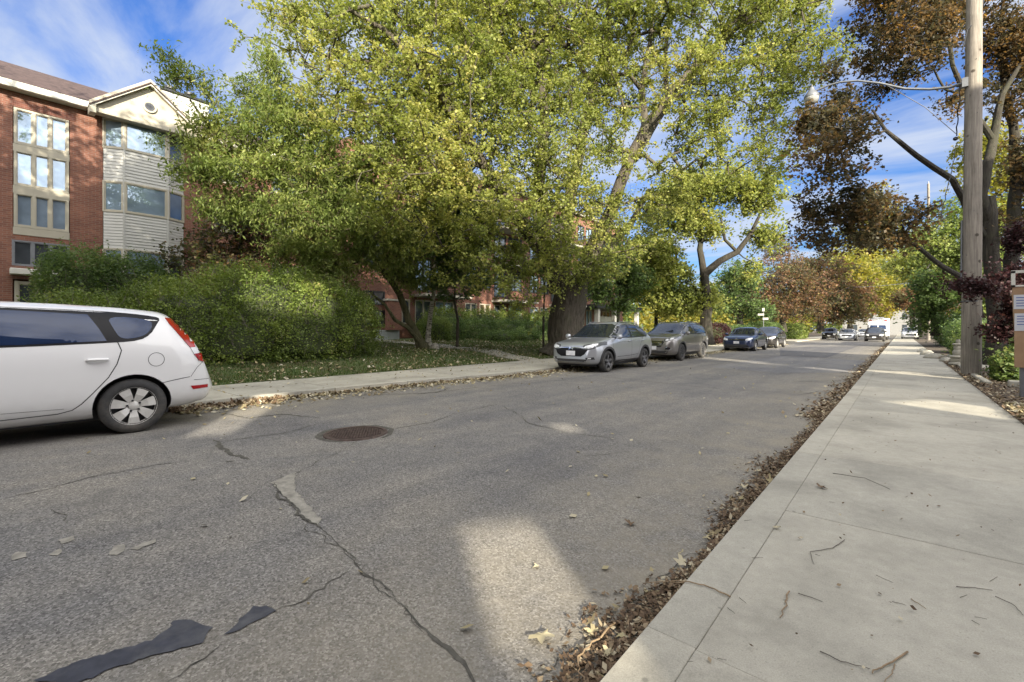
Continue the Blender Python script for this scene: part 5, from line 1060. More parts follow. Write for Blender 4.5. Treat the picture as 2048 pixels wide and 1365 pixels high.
# silver crossover
s1, ur, uf = suv(1.60, 4.33, 1.78, .98, .335, 2.61, 'coupe', rails=(-1.45, .25), railw=.55)
cl = [(ring(u, .335, .385, .455), 'LR', .010, 'plastic', 'arch_cladding', 0) for u in (ur, uf)]+[([(ur+.38, .26), (ur+.40, .36), (uf-.40, .34), (uf-.38, .24)], 'LR', .008, 'plastic', 'sill_cladding', 0)]
s1['patches'] += cl+[([(-.50, .58), (-.60, .74), (-.58, .79), (.58, .79), (.60, .74), (.50, .58), (.36, .50), (-.36, .50)], 'F', .006, 'gloss_black', 'grille', 0),
 ([(-.56, .755), (-.54, .775), (.54, .775), (.56, .755)], 'F', .014, 'chrome', 'grille_bar', 0),
 ([(.38, .73), (.42, .85), (.62, .89), (.82, .95), (.86, .85), (.74, .74), (.60, .70)], 'F', .008, 'lens_dark', 'headlight_housing', 0), (mir([(.38, .73), (.42, .85), (.62, .89), (.82, .95), (.86, .85), (.74, .74), (.60, .70)]), 'F', .008, 'lens_dark', 'headlight_housing', 0), ([(.46, .76), (.48, .82), (.62, .85), (.76, .90), (.78, .85), (.70, .77), (.60, .74)], 'F', .014, 'lens_clear', 'headlight', 0), (mir([(.46, .76), (.48, .82), (.62, .85), (.76, .90), (.78, .85), (.70, .77), (.60, .74)]), 'F', .014, 'lens_clear', 'headlight', 0),
 ([(-.52, .34), (-.58, .42), (.58, .42), (.52, .34)], 'F', .006, 'plastic', 'lower_intake', 0), ([(.55, .40), (.52, .47), (.74, .49), (.76, .42)], 'F', .008, 'plastic', 'fog_light_recess', 0), (mir([(.55, .40), (.52, .47), (.74, .49), (.76, .42)]), 'F', .008, 'plastic', 'fog_light_recess', 0),
 ([(.60, .43), (.60, .465), (.68, .47), (.68, .435)], 'F', .016, 'lens_clear', 'fog_light', 0), (mir([(.60, .43), (.60, .465), (.68, .47), (.68, .435)]), 'F', .016, 'lens_clear', 'fog_light', 0),
 ([(-.16, .525), (-.16, .665), (.16, .665), (.16, .525)], 'F', .022, 'plate', 'number_plate', 0),
 ([(-.075, .695), (-.070, .795), (-.048, .795), (-.042, .755), (.042, .755), (.048, .795), (.070, .795), (.075, .695), (.052, .695), (.045, .73), (-.045, .73), (-.052, .695)], 'F', .026, 'chrome', 'emblem', 0)]
s1['seams'] += [([(ur+.55, .50), (ur+1.2, .47), (uf-.55, .46)], 'LR', .012), ([(ur+.1, 1.06), (ur+.8, .98), (uf-.5, .90)], 'LR', .005)]
make_car('crossover_car', 'silver crossover with a white number plate and dark arch trim parked beside the huge maple', 'car', M['p_silver'], s1, (-6.87-.89, 12.56+uf, 0))
# bronze grey suv
s2, ur, uf = suv(1.69, 4.70, 1.88, 1.06, .36, 2.70, 'suv', wheel='steel', rails=(-1.5, .3), railw=.60)
cl = [(ring(u, .36, .41, .465), 'LR', .010, 'plastic', 'arch_cladding', 0) for u in (ur, uf)]+[([(ur+.40, .26), (ur+.42, .36), (uf-.42, .36), (uf-.40, .24)], 'LR', .008, 'plastic', 'sill_cladding', 0)]
hl = [(.46, .83), (.48, .93), (.66, .97), (.84, 1.03), (.86, .96), (.70, .86), (.58, .82)]
s2['patches'] = s2['patches']+cl+[([(-.36, .60), (-.48, .80), (-.42, .86), (.42, .86), (.48, .80), (.36, .60)], 'F', .006, 'gloss_black', 'grille', 0)]+[([(-.40, z), (-.40, z+.022), (.40, z+.022), (.40, z)], 'F', .016, 'chrome', 'grille_bar', 0) for z in (.65, .71, .77, .83)]+[
 (hl, 'F', .008, 'lens_dark', 'headlight_housing', 0), (mir(hl), 'F', .008, 'lens_dark', 'headlight_housing', 0)]+[(q_([(.52, .85), (.54, .92), (.64, .94), (.66, .87)]), 'F', .014, 'lens_clear', 'headlight', 1) for q_ in (list, mir)]+[(q_([(.68, .89), (.70, .96), (.80, .99), (.80, .93)]), 'F', .014, 'lens_clear', 'headlight', 1) for q_ in (list, mir)]+[([(.50, .46), (.52, .60), (.74, .62), (.78, .52), (.72, .46)], 'F', .008, 'chrome', 'fog_light_trim', 1), (mir([(.50, .46), (.52, .60), (.74, .62), (.78, .52), (.72, .46)]), 'F', .008, 'chrome', 'fog_light_trim', 1),
 ([(.54, .49), (.56, .57), (.71, .585), (.74, .53), (.70, .49)], 'F', .014, 'gloss_black', 'fog_light', 1), (mir([(.54, .49), (.56, .57), (.71, .585), (.74, .53), (.70, .49)]), 'F', .014, 'gloss_black', 'fog_light', 1),
 ([(-.6, .32), (-.66, .44), (.66, .44), (.6, .32)], 'F', .006, 'plastic', 'lower_intake', 0), ([(-.16, .48), (-.16, .63), (.16, .63), (.16, .48)], 'F', .022, 'plate', 'number_plate', 0)]
make_car('suv', 'bronze grey suv with black steel wheels parked behind the silver crossover', 'car', M['p_grey'], s2, (-7.05-.94, 19.3+uf, 0))
# navy saloon
s3, ur, uf = suv(1.50, 4.70, 1.82, .92, .33, 2.70, 'sedan', wheel='multi')
hl3 = [(.50, .66), (.50, .76), (.66, .80), (.82, .83), (.82, .76), (.70, .67)]
circ = lambda cx, cz, r_, n=16: [(cx+r_*math.cos(-2*math.pi*i/n), cz+r_*math.sin(-2*math.pi*i/n)) for i in range(n)]
s3['patches'] += [([(-.48, .66), (-.48, .75), (.48, .75), (.48, .66)], 'F', .006, 'gloss_black', 'grille', 0), ([(-.48, .70), (-.48, .712), (.48, .712), (.48, .70)], 'F', .014, 'chrome', 'grille_bar', 0),
 (hl3, 'F', .010, 'lens_clear', 'headlight', 0), (mir(hl3), 'F', .010, 'lens_clear', 'headlight', 0), ([(-.70, .26), (-.60, .42), (.60, .42), (.70, .26)], 'F', .006, 'plastic', 'lower_intake', 0),
 ([(-.72, .235), (-.72, .255), (.72, .255), (.72, .235)], 'F', .014, 'chrome', 'bumper_strip', 0), (circ(0, .73, .06), 'F', .018, 'chrome', 'emblem', 0), (circ(0, .73, .048), 'F', .022, 'gloss_black', 'emblem_ground', 0),
 ([(-.04, .765), (-.012, .70), (0, .725), (.012, .70), (.04, .765), (.028, .765), (.012, .73), (0, .755), (-.012, .73), (-.028, .765)], 'F', .028, 'chrome', 'emblem_letters', 0),
 ([(-.16, .47), (-.16, .61), (.16, .61), (.16, .47)], 'F', .020, 'plate', 'number_plate', 0)]
make_car('saloon_car', 'dark blue saloon with a white number plate parked behind the grey suv', 'car', M['p_blue'], s3, (-6.75-.91, 30.8+uf, 0))
s4, ur, uf = suv(1.56, 4.4, 1.80, .98, .34, 2.6, 'coupe', wheel='multi')
s4['patches'] += [([(-.5, .62), (-.5, .80), (.5, .80), (.5, .62)], 'F', .006, 'gloss_black', 'grille', 0), (hl3, 'F', .010, 'lens_clear', 'headlight', 0), (mir(hl3), 'F', .010, 'lens_clear', 'headlight', 0)]
make_car('black_car', 'black compact car parked tail end of the row behind the dark blue saloon', 'car', M['p_black'], s4, (-6.7-.9, 37.0+uf, 0))
# far traffic
fl = lambda w_: [(w_*.5, .66), (w_*.52, .78), (w_*.9, .84), (w_*.9, .72)]
def simple(H, L, W, hood, style, **k):
    s, a, b = suv(H, L, W, hood, .34, 2.65, style, **k); q = fl(W/2)
    s['patches'] += [([(-.5, .55), (-.5, .72), (.5, .72), (.5, .55)], 'F', .008, 'gloss_black', 'grille', 0), (q, 'F', .012, 'lens_clear', 'headlight', 0), (mir(q), 'F', .012, 'lens_clear', 'headlight', 0), ([(-.16, .42), (-.16, .54), (.16, .54), (.16, .42)], 'F', .02, 'plate', 'number_plate', 0)]
    s['res'] = .12; return s
make_car('saloon_car', 'silver white saloon driving towards the camera in the left lane', 'car', M['p_silver'], simple(1.46, 4.6, 1.8, .90, 'sedan'), (-5.0, 69.5, 0))
make_car('suv', 'dark suv driving towards the camera in front of the white ambulance', 'car', M['p_black'], simple(1.62, 4.6, 1.84, 1.02, 'suv'), (-2.3, 66.5, 0))
make_car('suv', 'white suv parked right of the ambulance by the far pale pole', 'car', M['p_white'], simple(1.7, 4.7, 1.9, 1.05, 'suv'), (.9, 84, 0))
make_car('saloon_car', 'pale blue saloon far down the street left of the ambulance', 'car', M['p_silver'], simple(1.5, 4.6, 1.8, .92, 'sedan'), (-5.2, 104, 0))
make_car('hatchback', 'dark hatchback parked at the far left kerb behind the oncoming saloon', 'car', M['p_black'], simple(1.6, 4.3, 1.8, 1.0, 'suv'), (-7.6, 78, 0))
make_car('driveway_car', 'white car parked in the right-hand driveway behind the pole and maroon leaves', 'car', M['p_white'], simple(1.5, 4.6, 1.8, .95, 'sedan'), (4.6, 22.5, 0), rz=math.pi/2+.05)
# ambulance: cab and box body
AM = tag(empty('ambulance', (-2.35, 79, 0), -math.pi/2), 'white box bodied ambulance behind the dark suv at the end of the street', 'ambulance')
MB().prism([(-1.6, .45), (1.5, .45), (1.5, 2.75), (1.38, 2.85), (-1.5, 2.85), (-1.6, 2.75)], -1.15, 1.15).build('box_body', M['p_white'], AM, bevel=.05)
MB().prism([(1.5, .45), (3.2, .45), (3.25, .95), (3.1, 1.18), (2.4, 1.3), (1.95, 2.0), (1.5, 2.1)], -.98, .98).build('cab', M['p_white'], AM, bevel=.05)
for s_ in (-1, 1): MB().add([(2.43, s_*.06, 1.36), (2.43, s_*.85, 1.36), (2.02, s_*.80, 1.95), (2.02, s_*.06, 1.95)], [(0, 1, 2, 3)]).build('windscreen', M['car_glass_blue'], AM, fix=False)
MB().box(3.22, 3.27, -.55, .55, .62, .88).build('grille', M['plastic'], AM)
for s_ in (-1, 1):
    MB().box(3.2, 3.28, s_*.74-.15, s_*.74+.15, .66, .86).build('headlight', M['lens_clear'], AM); MB().box(1.48, 1.54, s_*.8-.15, s_*.8+.15, 2.5, 2.65).build('warning_light', M['lens_red'], AM)
    MB().box(-1.2, 1.2, s_*1.16-.005, s_*1.16+.005, 1.2, 1.45).build('stripe', M['lens_red'], AM)
    for u in (-.8, 2.5): wheel(AM, u, s_*.9, .38, 'steel', s_)
MB().box(1.44, 1.56, -.6, .6, 2.87, 3.0).build('light_bar', M['lens_clear'], AM)
# ---------------------------------------------------------------- street furniture and small things
# utility pole with lamp bracket
pb = spot(1942, 755, 12.1); PX, PY = pb.x, pb.y
UP = tag(empty('utility_pole', (PX, PY, .07)), 'tall weathered wooden utility pole carrying a street lamp at the right edge of the pavement', 'utility pole')
pl_ = MB(); prof = [(.205-.0045*i*.6+random.uniform(-.003, .003), i*.6) for i in range(24)]
pl_.lathe(prof, 28); pl_.v = [(v[0]*(1+.02*math.sin(i*1.7))+v[2]*.006, v[1], v[2]) for i, v in enumerate(pl_.v)]; pl_.build('post', M['pole'], UP, smooth=True, fix=False)
MB().box(-.225, -.21, -.03, .03, 2.3, 2.55).build('number_tag', M['pale_concrete'], UP, fix=True) if False else None
MB().lathe([(.20, 2.0), (.203, 2.0), (.203, 2.03), (.20, 2.03)], 24).build('band', M['galv'], UP)
for k in range(40):
    a = random.uniform(2.6, 5.6); z = random.uniform(1, 9.5); MB().bar((math.cos(a)*.17, math.sin(a)*.17, z), (math.cos(a)*.205, math.sin(a)*.205, z+.004), .012).build('staple', M['dark_metal'], UP) if k < 18 else None
c_ = MB(); pts_ = [(-.21+.006*z, -.07, z) for z in np.linspace(2.4, 4.2, 8)]; c_.tube(pts_, .022, 6); c_.build('conduit', M['galv'], UP)
# bracket arm, measured along the photograph's curve
arm = [spot(*p) for p in ((1930, 166, 12.1), (1900, 175, 12.4), (1860, 179, 12.7), (1810, 178, 13.0), (1760, 167, 13.3), (1715, 162, 13.6), (1680, 165, 13.9), (1655, 172, 14.1), (1632, 182, 14.3))]
O_ = Vector((PX, PY, .07)); L_ = tag(empty('street_lamp', arm[0]), 'street lamp on a long curved bracket arm reaching left over the road', 'street lamp')
rel = [p-arm[0] for p in arm]
MB().tube(rel, [.040, .036, .034, .032, .030, .029, .028, .027, .026], 10).build('bracket_arm', M['galv'], L_, smooth=True)
MB().box(-.06, .06, -.06, .06, -.12, .12).build('bracket_plate', M['galv'], L_)
hd = rel[-1]; d_ = (rel[-1]-rel[-2]).normalized(); hc = hd+d_*.12+Vector((0, 0, -.05))
MB().lathe([(.001, .22), (.07, .20), (.09, .12), (.13, .06), (.20, -.03), (.215, -.10), (.21, -.12)], 20, 'z', hc).build('lamp_housing', M['galv'], L_, smooth=True)
MB().lathe([(.205, -.12), (.20, -.19), (.16, -.27), (.09, -.32), (.001, -.33)], 20, 'z', hc).build('glass_globe', M['lamp_globe'], L_, smooth=True)
MB().lathe([(.001, .30), (.035, .29), (.035, .20)], 10, 'z', hc).build('photocell', M['dark_metal'], L_)
def wire(name, label, pts, r, sag=0, m='dark_metal', group=None, n=14):
    P_ = [spot(*p) for p in pts]; Q = []
    for a, b in zip(P_, P_[1:]):
        for i in range(n): t = i/n; q = a.lerp(b, t); q.z -= sag*4*t*(1-t); Q.append(q)
    Q.append(P_[-1]); o = MB().tube(Q, r, 5).build(name, M[m]); return tag(o, label, 'cable', group)
wire('stay_wire', 'thin grey stay wire running from the lamp bracket down to the hanging bundle', [(1775, 172, 13.2), (1850, 215, 12.8), (1912, 268, 12.4)], .010, .0, 'grey_metal')
rr_ = random.Random(4)
def wiggle(px0, py0, px1, py1, Z, n, a=.03):
    return [(px0+(px1-px0)*i/n+rr_.uniform(-2, 2), py0+(py1-py0)*i/n, Z+rr_.uniform(-a, a)) for i in range(n+1)]
wire('service_cable', 'black twisted service cable hanging beside the utility pole under the lamp bracket', [(1925, 100, 12.0), (1935, 60, 12.0), (1962, 30, 12.0), (1970, -20, 12)], .016, 0, n=3)
wire('service_cable', 'black kinked cable hanging from the lamp bracket to the splice', wiggle(1921, 170, 1912, 272, 12.3, 12), .014, 0, n=2)
wire('service_cable', 'black kinked cable falling from the splice towards the street trees', wiggle(1914, 285, 1880, 445, 13.0, 14), .010, 0, n=2)
sp_ = spot(1911, 278, 12.35); tag(MB().lathe([(.001, .06), (.05, .03), (.055, -.02), (.02, -.05)], 10, 'z').add([(0, 0, 0)], []).build('cable_splice', M['dark_metal'], loc=sp_, smooth=True), 'small black splice bundle hanging left of the utility pole', 'cable splice')
wire('overhead_wire', 'thin wire crossing from the distant pole towards the right', [(1858, 402, 55), (1925, 398, 30), (2100, 380, 14)], .012, .1)
wire('overhead_wire', 'thin slanting wire among the rust trees over the road', [(1560, 610, 60), (1700, 575, 60), (1858, 560, 55)], .03, .2, 'grey_metal')
# distant poles
for px, Z, top, lab in ((1857, 52, 368, 'distant pale wooden pole rising above the trees behind the lamp cable'), (1828, 80, 480, 'far pale pole at the end of the right pavement')):
    b = spot(px, 668, Z); t = spot(px, top, Z); T = tag(empty('utility_pole', (b.x, b.y, 0)), lab, 'utility pole'); MB().lathe([(.17, 0), (.15, t.z*.5), (.12, t.z), (.001, t.z+.05)], 12).build('post', M['pole'], T, smooth=True)
    MB().bar((-1.2, 0, t.z*.93), (1.2, 0, t.z*.93), .1).build('crossarm', M['pole'], T) if Z > 60 else MB().lathe([(.001, t.z+.3), (.05, t.z+.25), (.05, t.z)], 8).build('insulator', M['grey_metal'], T)
# street name sign past the blue car
b = spot(1527, 662, 41); b.x = min(b.x, -9.2); SG = tag(empty('street_sign', (b.x, b.y, 0)), 'slim post with white street name plates above the dark blue saloon', 'sign')
MB().tube([(0, 0, 0), (0, 0, 3.2)], .035, 8).build('post', M['galv'], SG)
for (x0, x1, z0, z1) in ((-.45, .05, 2.62, 2.80), (-.05, .40, 2.22, 2.42)): MB().box(x0, x1, -.05, -.03, z0, z1).build('plate', M['trim_white'], SG)
MB().box(-.10, .10, -.05, -.03, 3.0, 3.3).build('plate', M['trim_white'], SG)
# grey fence panel
FE = tag(empty('fence', (-12.6, 33.0, .4)), 'grey panel fence with pale post behind the grey suv', 'fence')
for i in range(9): MB().box(-.02, .02, i*.33, i*.33+.31, 0, 1.35).build('panel', M['grey_metal'], FE)
for yy in (-.2, 3.05): MB().box(-.12, .12, yy, yy+.22, -.3, 1.55).build('post', M['kerb'], FE, bevel=.02)
# little iron edging fence by the maple
IF = tag(empty('edging_fence', (-11.0, 15.6, .1)), 'low black iron hoop fence on the lawn left of the silver crossover', 'fence')
hoops = MB()
for i in range(9):
    x = -.0; y0 = i*.15; hoops.tube([(x, y0, 0), (x, y0, .42), (x, y0+.03, .5), (x, y0+.09, .5), (x, y0+.12, .42), (x, y0+.12, 0)], .010, 5)
hoops.build('hoops', M['dark_metal'], IF); MB().bar((0, 0, .3), (0, 1.3, .3), .014).build('rail', M['dark_metal'], IF)
# stump stone by the leaning tree
st = MB().lathe([(.001, .34), (.12, .28), (.20, .12), (.24, -.05)], 9, 'z'); st.v = [(v[0]*1.2+random.uniform(-.02, .02), v[1]+random.uniform(-.02, .02), v[2]+.6*max(0, v[0])) for v in st.v]
p = lz(868, 19.6); tag(st.build('pale_rock', M['birch'], loc=p), 'pale pointed stump stone at the foot of the leaning tree', 'rock')
# garden rocks and stacked stone ornament on the right
for i, (px, py, Z, r_, lab) in enumerate([(1893, 712, 17.5, .22, 'round pale rock beside the stone ornament'), (1870, 702, 19.5, .28, 'long flat rock left of the round pale one'), (1855, 690, 22, .30, 'moss edged rock beyond the flat one'), (1905, 700, 20, .2, 'small grey rock behind the round pale one'), (1846, 683, 25, .25, 'farthest small pale rock by the pavement')]):
    b = MB().lathe([(.001, .62), (.5, .52), (.85, .28), (1, .0), (.9, -.25)], 10); b.v = [((v[0]*(1.4 if i == 1 else 1)+random.uniform(-.1, .1))*r_, (v[1]+random.uniform(-.1, .1))*r_, (v[2]+random.uniform(-.06, .06))*r_*1.1) for v in b.v]
    q = spot(px, py, Z); q.z = .12; tag(b.build('rock', M['kerb'], loc=q, smooth=True), lab, 'rock', 'garden rocks')
q = spot(1916, 716, 15.0); q.z = .12
SO = tag(empty('stone_ornament', q), 'grey stacked stone garden ornament just left of the utility pole foot', 'ornament')
for i, (r_, z0, h) in enumerate([(.24, 0, .13), (.20, .12, .14), (.23, .25, .10), (.15, .34, .2), (.10, .53, .16), (.13, .68, .07), (.06, .74, .14)]):
    MB().lathe([(.001, 0), (r_*.8, 0), (r_, h*.35), (r_, h*.65), (r_*.75, h), (.001, h)], 12, 'z', (random.uniform(-.02, .02), 0, z0)).build('stone', M['kerb'], SO, smooth=True)
# notice board at the right edge: plywood with taped sheets and a white frame on top
nb = spot(2027, 800, 8.3); NB = tag(empty('notice_board', (nb.x+.03, nb.y, .08), .0), 'plywood board with white paper notices and a white frame on top at the right edge', 'notice board')
M['ply'] = mat('plywood', (.30, .19, .11), .7, var=.25, scale=3, dirt=(.25, .16, .09))
M['paper'] = mat('paper', (.50, .52, .56), .8, var=.04)
MB().prism([(-.02, .55), (.95, .50), (.95, 2.0), (-.045, 2.02), (-.05, 1.9), (-.02, 1.2)], -.015, .015).build('board', M['ply'], NB)
for x in (.10, .85): MB().box(x-.045, x+.045, .02, .10, 0, 1.9).build('post', M['grey_metal'] if x < .5 else M['ply'], NB)
for i, (x0, x1, z0, z1) in enumerate([(-.03, .16, 1.62, 1.88), (.19, .42, 1.60, 1.88), (-.02, .16, 1.22, 1.54), (.19, .42, 1.2, 1.54), (.5, .75, 1.3, 1.8)]):
    sh = MB().box(x0, x1, -.022, -.017, z0, z1).build('paper_sheet', M['paper'], NB)
    ln = MB()
    for k in range(4): ln.box(x0+.03, x1-.03-.03*(k % 2), -.0235, -.0225, z1-.06-k*.05, z1-.045-k*.05)
    ln.build('blue_print', M['plate_blue'], sh)
fr = MB()
for (x0, x1, z0, z1) in ((-.06, -.01, 2.03, 2.32), (.2, .24, 2.03, 2.32), (.5, .54, 2.03, 2.32), (-.06, .54, 2.28, 2.33), (-.06, .54, 2.03, 2.06)): fr.box(x0, x1, -.03, .03, z0, z1)
fr.build('white_frame', M['trim_white'], NB)
# far white house closing the street and one among the trees on the right
M['far_wall'] = mat('pale_render', (.24, .24, .235), .8)
def far_house(name, label, x0, x1, y0, y1, h, rh, m):
    H = tag(empty(name), label, 'house'); MB().box(x0, x1, y0, y1, 0, h).build('wall', m, H); xm = (x0+x1)/2
    MB().add([(x0-.4, y0-.4, h), (x1+.4, y0-.4, h), (xm, y0-.4, h+rh), (x0-.4, y1, h), (x1+.4, y1, h), (xm, y1, h+rh)], [(0, 1, 2), (3, 5, 4), (0, 2, 5, 3), (1, 4, 5, 2), (0, 3, 4, 1)]).build('roof', M['shingle'], H)
    for k in range(4):
        for fl_ in range(2):
            x = x0+(x1-x0)*(.15+.22*k); MB().box(x, x+.9, y0-.05, y0-.005, 1.2+fl_*2.8, 2.6+fl_*2.8).build('window', M['window_dark'], H)
    return H
far_house('house', 'white house closing the far end of the street', -12, 3, 150, 160, 6.5, 3, M['far_wall'])
far_house('house', 'pale house half hidden in the gardens on the right', 9, 18, 38, 50, 6, 2.5, M['far_wall'])

# ---------------------------------------------------------------- fallen leaves and twigs
rngL = np.random.default_rng(99)
def star(n=5):
    o = []; ang = [-90, -62, -38, -14, 6, 30, 52, 72, 90, 108, 128, 150, 174, 194, 218, 242]; rad = [.12, .42, .55, .38, .78, .95, .45, .62, 1.05, .62, .45, .95, .78, .38, .55, .42]
    return np.array([(r*math.cos(math.radians(a)), r*math.sin(math.radians(a)), 0) for a, r in zip(ang, rad)])
STAR = star(); NS = len(STAR)
def maple_leaves(name, P, m, size, lift=.012, tint=None, rng=rngL, tilt=.45):
    n = len(P); t = np.concatenate([np.zeros((1, 3)), STAR]); a = rng.random(n)*2*math.pi; s = size*(.6+.8*rng.random(n))/2; curl = rng.random(n)*.9-.25; fx = rng.random(n)*.5
    x = t[None, :, 0]*s[:, None]; y_ = t[None, :, 1]*s[:, None]; r2 = (t[:, 0]**2+t[:, 1]**2)[None]
    z = r2*curl[:, None]*s[:, None]*.5+np.abs(t[None, :, 0])*fx[:, None]*s[:, None]+rng.normal(size=(n, NS+1))*s[:, None]*.08
    X = x*np.cos(a)[:, None]-y_*np.sin(a)[:, None]; Y = x*np.sin(a)[:, None]+y_*np.cos(a)[:, None]
    tx, ty = rng.normal(size=n)*tilt, rng.normal(size=n)*tilt; z = z+X*tx[:, None]+Y*ty[:, None]
    z = z-z.min(1)[:, None]+P[:, 2:3]+.002+rng.random(n)[:, None]*lift
    V = np.stack([X+P[:, :1], Y+P[:, 1:2], z], -1).reshape(-1, 3); i = np.arange(n)*(NS+1)
    Fc = np.concatenate([np.stack([i, i+1+k, i+1+(k+1) % NS], 1) for k in range(NS)])
    tt = np.repeat(rng.random(n) if tint is None else tint, NS+1)
    return npmesh(name, V, Fc, m, 3, None, tt)
def litter(name, P, m, size, lift=.01, tilt=.35):
    n = len(P); c = np.array(P); c[:, 2] += .006+rngL.random(n)*lift; a = rngL.random(n)*2*math.pi; s = size*(.5+rngL.random(n))/2
    d = np.stack([np.cos(a), np.sin(a), rngL.normal(size=n)*tilt], 1)*s[:, None]; e = np.stack([-np.sin(a), np.cos(a), rngL.normal(size=n)*tilt], 1)*s[:, None]*.62
    c[:, 2] += np.abs(d[:, 2])*.8
    V = np.stack([c-d, c+e, c+d*.9, c-e], 1).reshape(-1, 3); i = np.arange(n)*4
    return npmesh(name, V, np.concatenate([np.stack([i, i+1, i+2], 1), np.stack([i, i+2, i+3], 1)]), m, 3, None, np.repeat(rngL.random(n), 4))
def st_(o, lab=None): o['kind'] = 'stuff'; return o
def band(n, y0, y1, xf, z, pw=1.6):
    y = y0+(y1-y0)*rngL.random(n)**pw; return np.stack([xf(y, n), y, np.full(n, z)], 1)
nearg = lambda y, n: -.81-np.abs(rngL.normal(size=n))*.088*(1+.35*np.sin(y*1.7)+.3*np.sin(y*4.1))
P = band(3600, .35, 9, nearg, .0, 1.5); ti = rngL.random(len(P))**1.7*.75
P[:, 2] += np.clip(.05-(-.81-P[:, 0])*.22, 0, .05)*rngL.random(len(P))
st_(maple_leaves('leaf_litter', P, M['l_litter'], .033, .006, ti, tilt=.3))
P = band(9000, .3, 10, nearg, .0, 1.5); P[:, 2] += np.clip(.04-(-.81-P[:, 0])*.2, 0, .04)*rngL.random(len(P)); st_(litter('leaf_litter', P, M['l_litter'], .026))
P = band(7000, 8, 60, lambda y, n: -.82-np.abs(rngL.normal(size=n))*.17, .0, 1.5); st_(litter('leaf_litter', P, M['l_litter'], .06))
P = band(36, .4, 9, lambda y, n: -.83-np.abs(rngL.normal(size=n))*.14, .02, 1.3); st_(maple_leaves('leaf_litter', P, M['l_litter_pale'], .058, .02, .1+.5*rngL.random(36)))
# left gutter and verge
P = band(9000, 1.9, 48, lambda y, n: kerb_x(y)+.02+np.abs(rngL.normal(size=n))*.42, .0, 1.15); st_(litter('leaf_litter', P, M['l_litter_pale'], .075))
P = band(5000, 1.9, 20, lambda y, n: kerb_x(y)+.02+np.abs(rngL.normal(size=n))*.16, .0, 1.2); st_(litter('leaf_litter', P, M['l_litter'], .06))
P = band(600, 1.5, 3.6, lambda y, n: kerb_x(y)+.05+np.abs(rngL.normal(size=n))*.25, .0, 1.0); st_(maple_leaves('leaf_litter', P, M['l_litter'], .08, .03, rngL.random(600)*.5+.2))
P = np.stack([-9-rngL.random(900)*2.5, 2+rngL.random(900)*40, np.full(900, .1)], 1); st_(litter('leaf_litter', P, M['l_litter_pale'], .06))
n = 15000; x = -11.45-rngL.random(n)**1.3*9; y = 1+rngL.random(n)*40; P = np.stack([x, y, lawn_z(x, y)+.015], 1)
keep = rngL.random(n) < (.30+.7*np.clip(np.sin(x*1.3+y*.5)*np.sin(y*.9)+.3+.8*(y > 9)*(x > -16), 0, 1)); st_(litter('leaf_litter', P[keep], M['l_litter_pale'], .095))
# grass tufts on the lawn
n = 60000; x = -11.5-rngL.random(n)**1.2*9; y = 3+rngL.random(n)**1.1*35; z = lawn_z(x, y); hgt = .05+.06*rngL.random(n); a = rngL.random(n)*6.28
V = np.stack([np.stack([x-np.cos(a)*.012, y-np.sin(a)*.012, z], 1), np.stack([x+np.cos(a)*.012, y+np.sin(a)*.012, z], 1), np.stack([x+rngL.normal(size=n)*.03, y+rngL.normal(size=n)*.03, z+hgt], 1)], 1).reshape(-1, 3); i = np.arange(n)*3
M['l_grass'] = leafmat('grass_blade', G((0, (.045, .075, .02)), (.6, (.08, .13, .03)), (1, (.17, .16, .06))), .3, .5, .7)
st_(npmesh('grass', V, np.stack([i, i+1, i+2], 1), M['l_grass'], 3, None, np.repeat(rngL.random(n), 3)))
# scattered over road and right verge
P = np.stack([-8.2+rngL.random(260)*7, .6+rngL.random(260)**1.3*30, np.zeros(260)], 1); st_(litter('leaf_litter', P, M['l_litter_pale'], .05))
n = 5000; y = 5+rngL.random(n)**1.3*25; P = np.stack([1.17+np.abs(rngL.normal(size=n))*.35, y, np.full(n, .10)], 1); st_(litter('leaf_litter', P, M['l_litter'], .055, .04))
P = np.stack([-.6+rngL.random(500)*1.8, 1.0+rngL.random(500)**1.5*22, np.full(500, WALK+.002)], 1); st_(litter('debris', P, M['l_litter'], .018))
n = 1800; y = 8.8+rngL.random(n)*1.9; P = np.stack([1.22+rngL.random(n)*.9, y, np.full(n, .11)], 1); st_(litter('leaf_litter', P, M['l_litter_pale'], .06, .05))
# single leaves that can be picked out
for i, (px, py, z, s, pale, lab) in enumerate([(1642, 978, WALK, .09, 0, 'curled brown leaf lying alone mid pavement'), (1555, 1058, WALK, .07, 1, 'small pale leaf on the pavement near the kerb edge joint'), (1300, 1190, 0, .07, 1, 'large pale maple leaf in the gutter where the bent stick lies'), (1365, 1130, .03, .065, 1, 'large pale maple leaf atop the brown gutter litter'),
   (1262, 1050, 0, .07, 0, 'crumpled brown leaf alone on the road right of the light patch'), (1075, 1137, 0, .07, 1, 'pale maple leaf inside the bright patch of road'), (1083, 1280, 0, .09, 1, 'yellowish curled leaf at the bottom of the bright road patch'), (505, 775, WALK, .10, 0, 'brown leaf on the sunlit left pavement behind the white car'),
   (1183, 1222, 0, .09, 0, 'brown crumpled leaf at the gutter end of the road'), (1188, 1270, 0, .08, 1, 'grey white maple leaf at the left end of the gutter litter'), (1410, 1080, .03, .08, 1, 'pale leaf halfway up the gutter litter'), (1487, 977, .02, .07, 1, 'small grey leaf where the gutter narrows'), (1515, 945, .01, .08, 1, 'pale maple leaf farther up the gutter edge')]):
    v = gp(px, py, z); o = maple_leaves('fallen_leaf', np.array([[0, 0, 0.]]), M['l_litter_pale' if pale else 'l_litter'], s*1.15, .003, np.array([.65 if pale else .35]), tilt=.15); o.location = (v.x, v.y, z+.004); tag(o, lab, 'leaf', 'single fallen leaves')
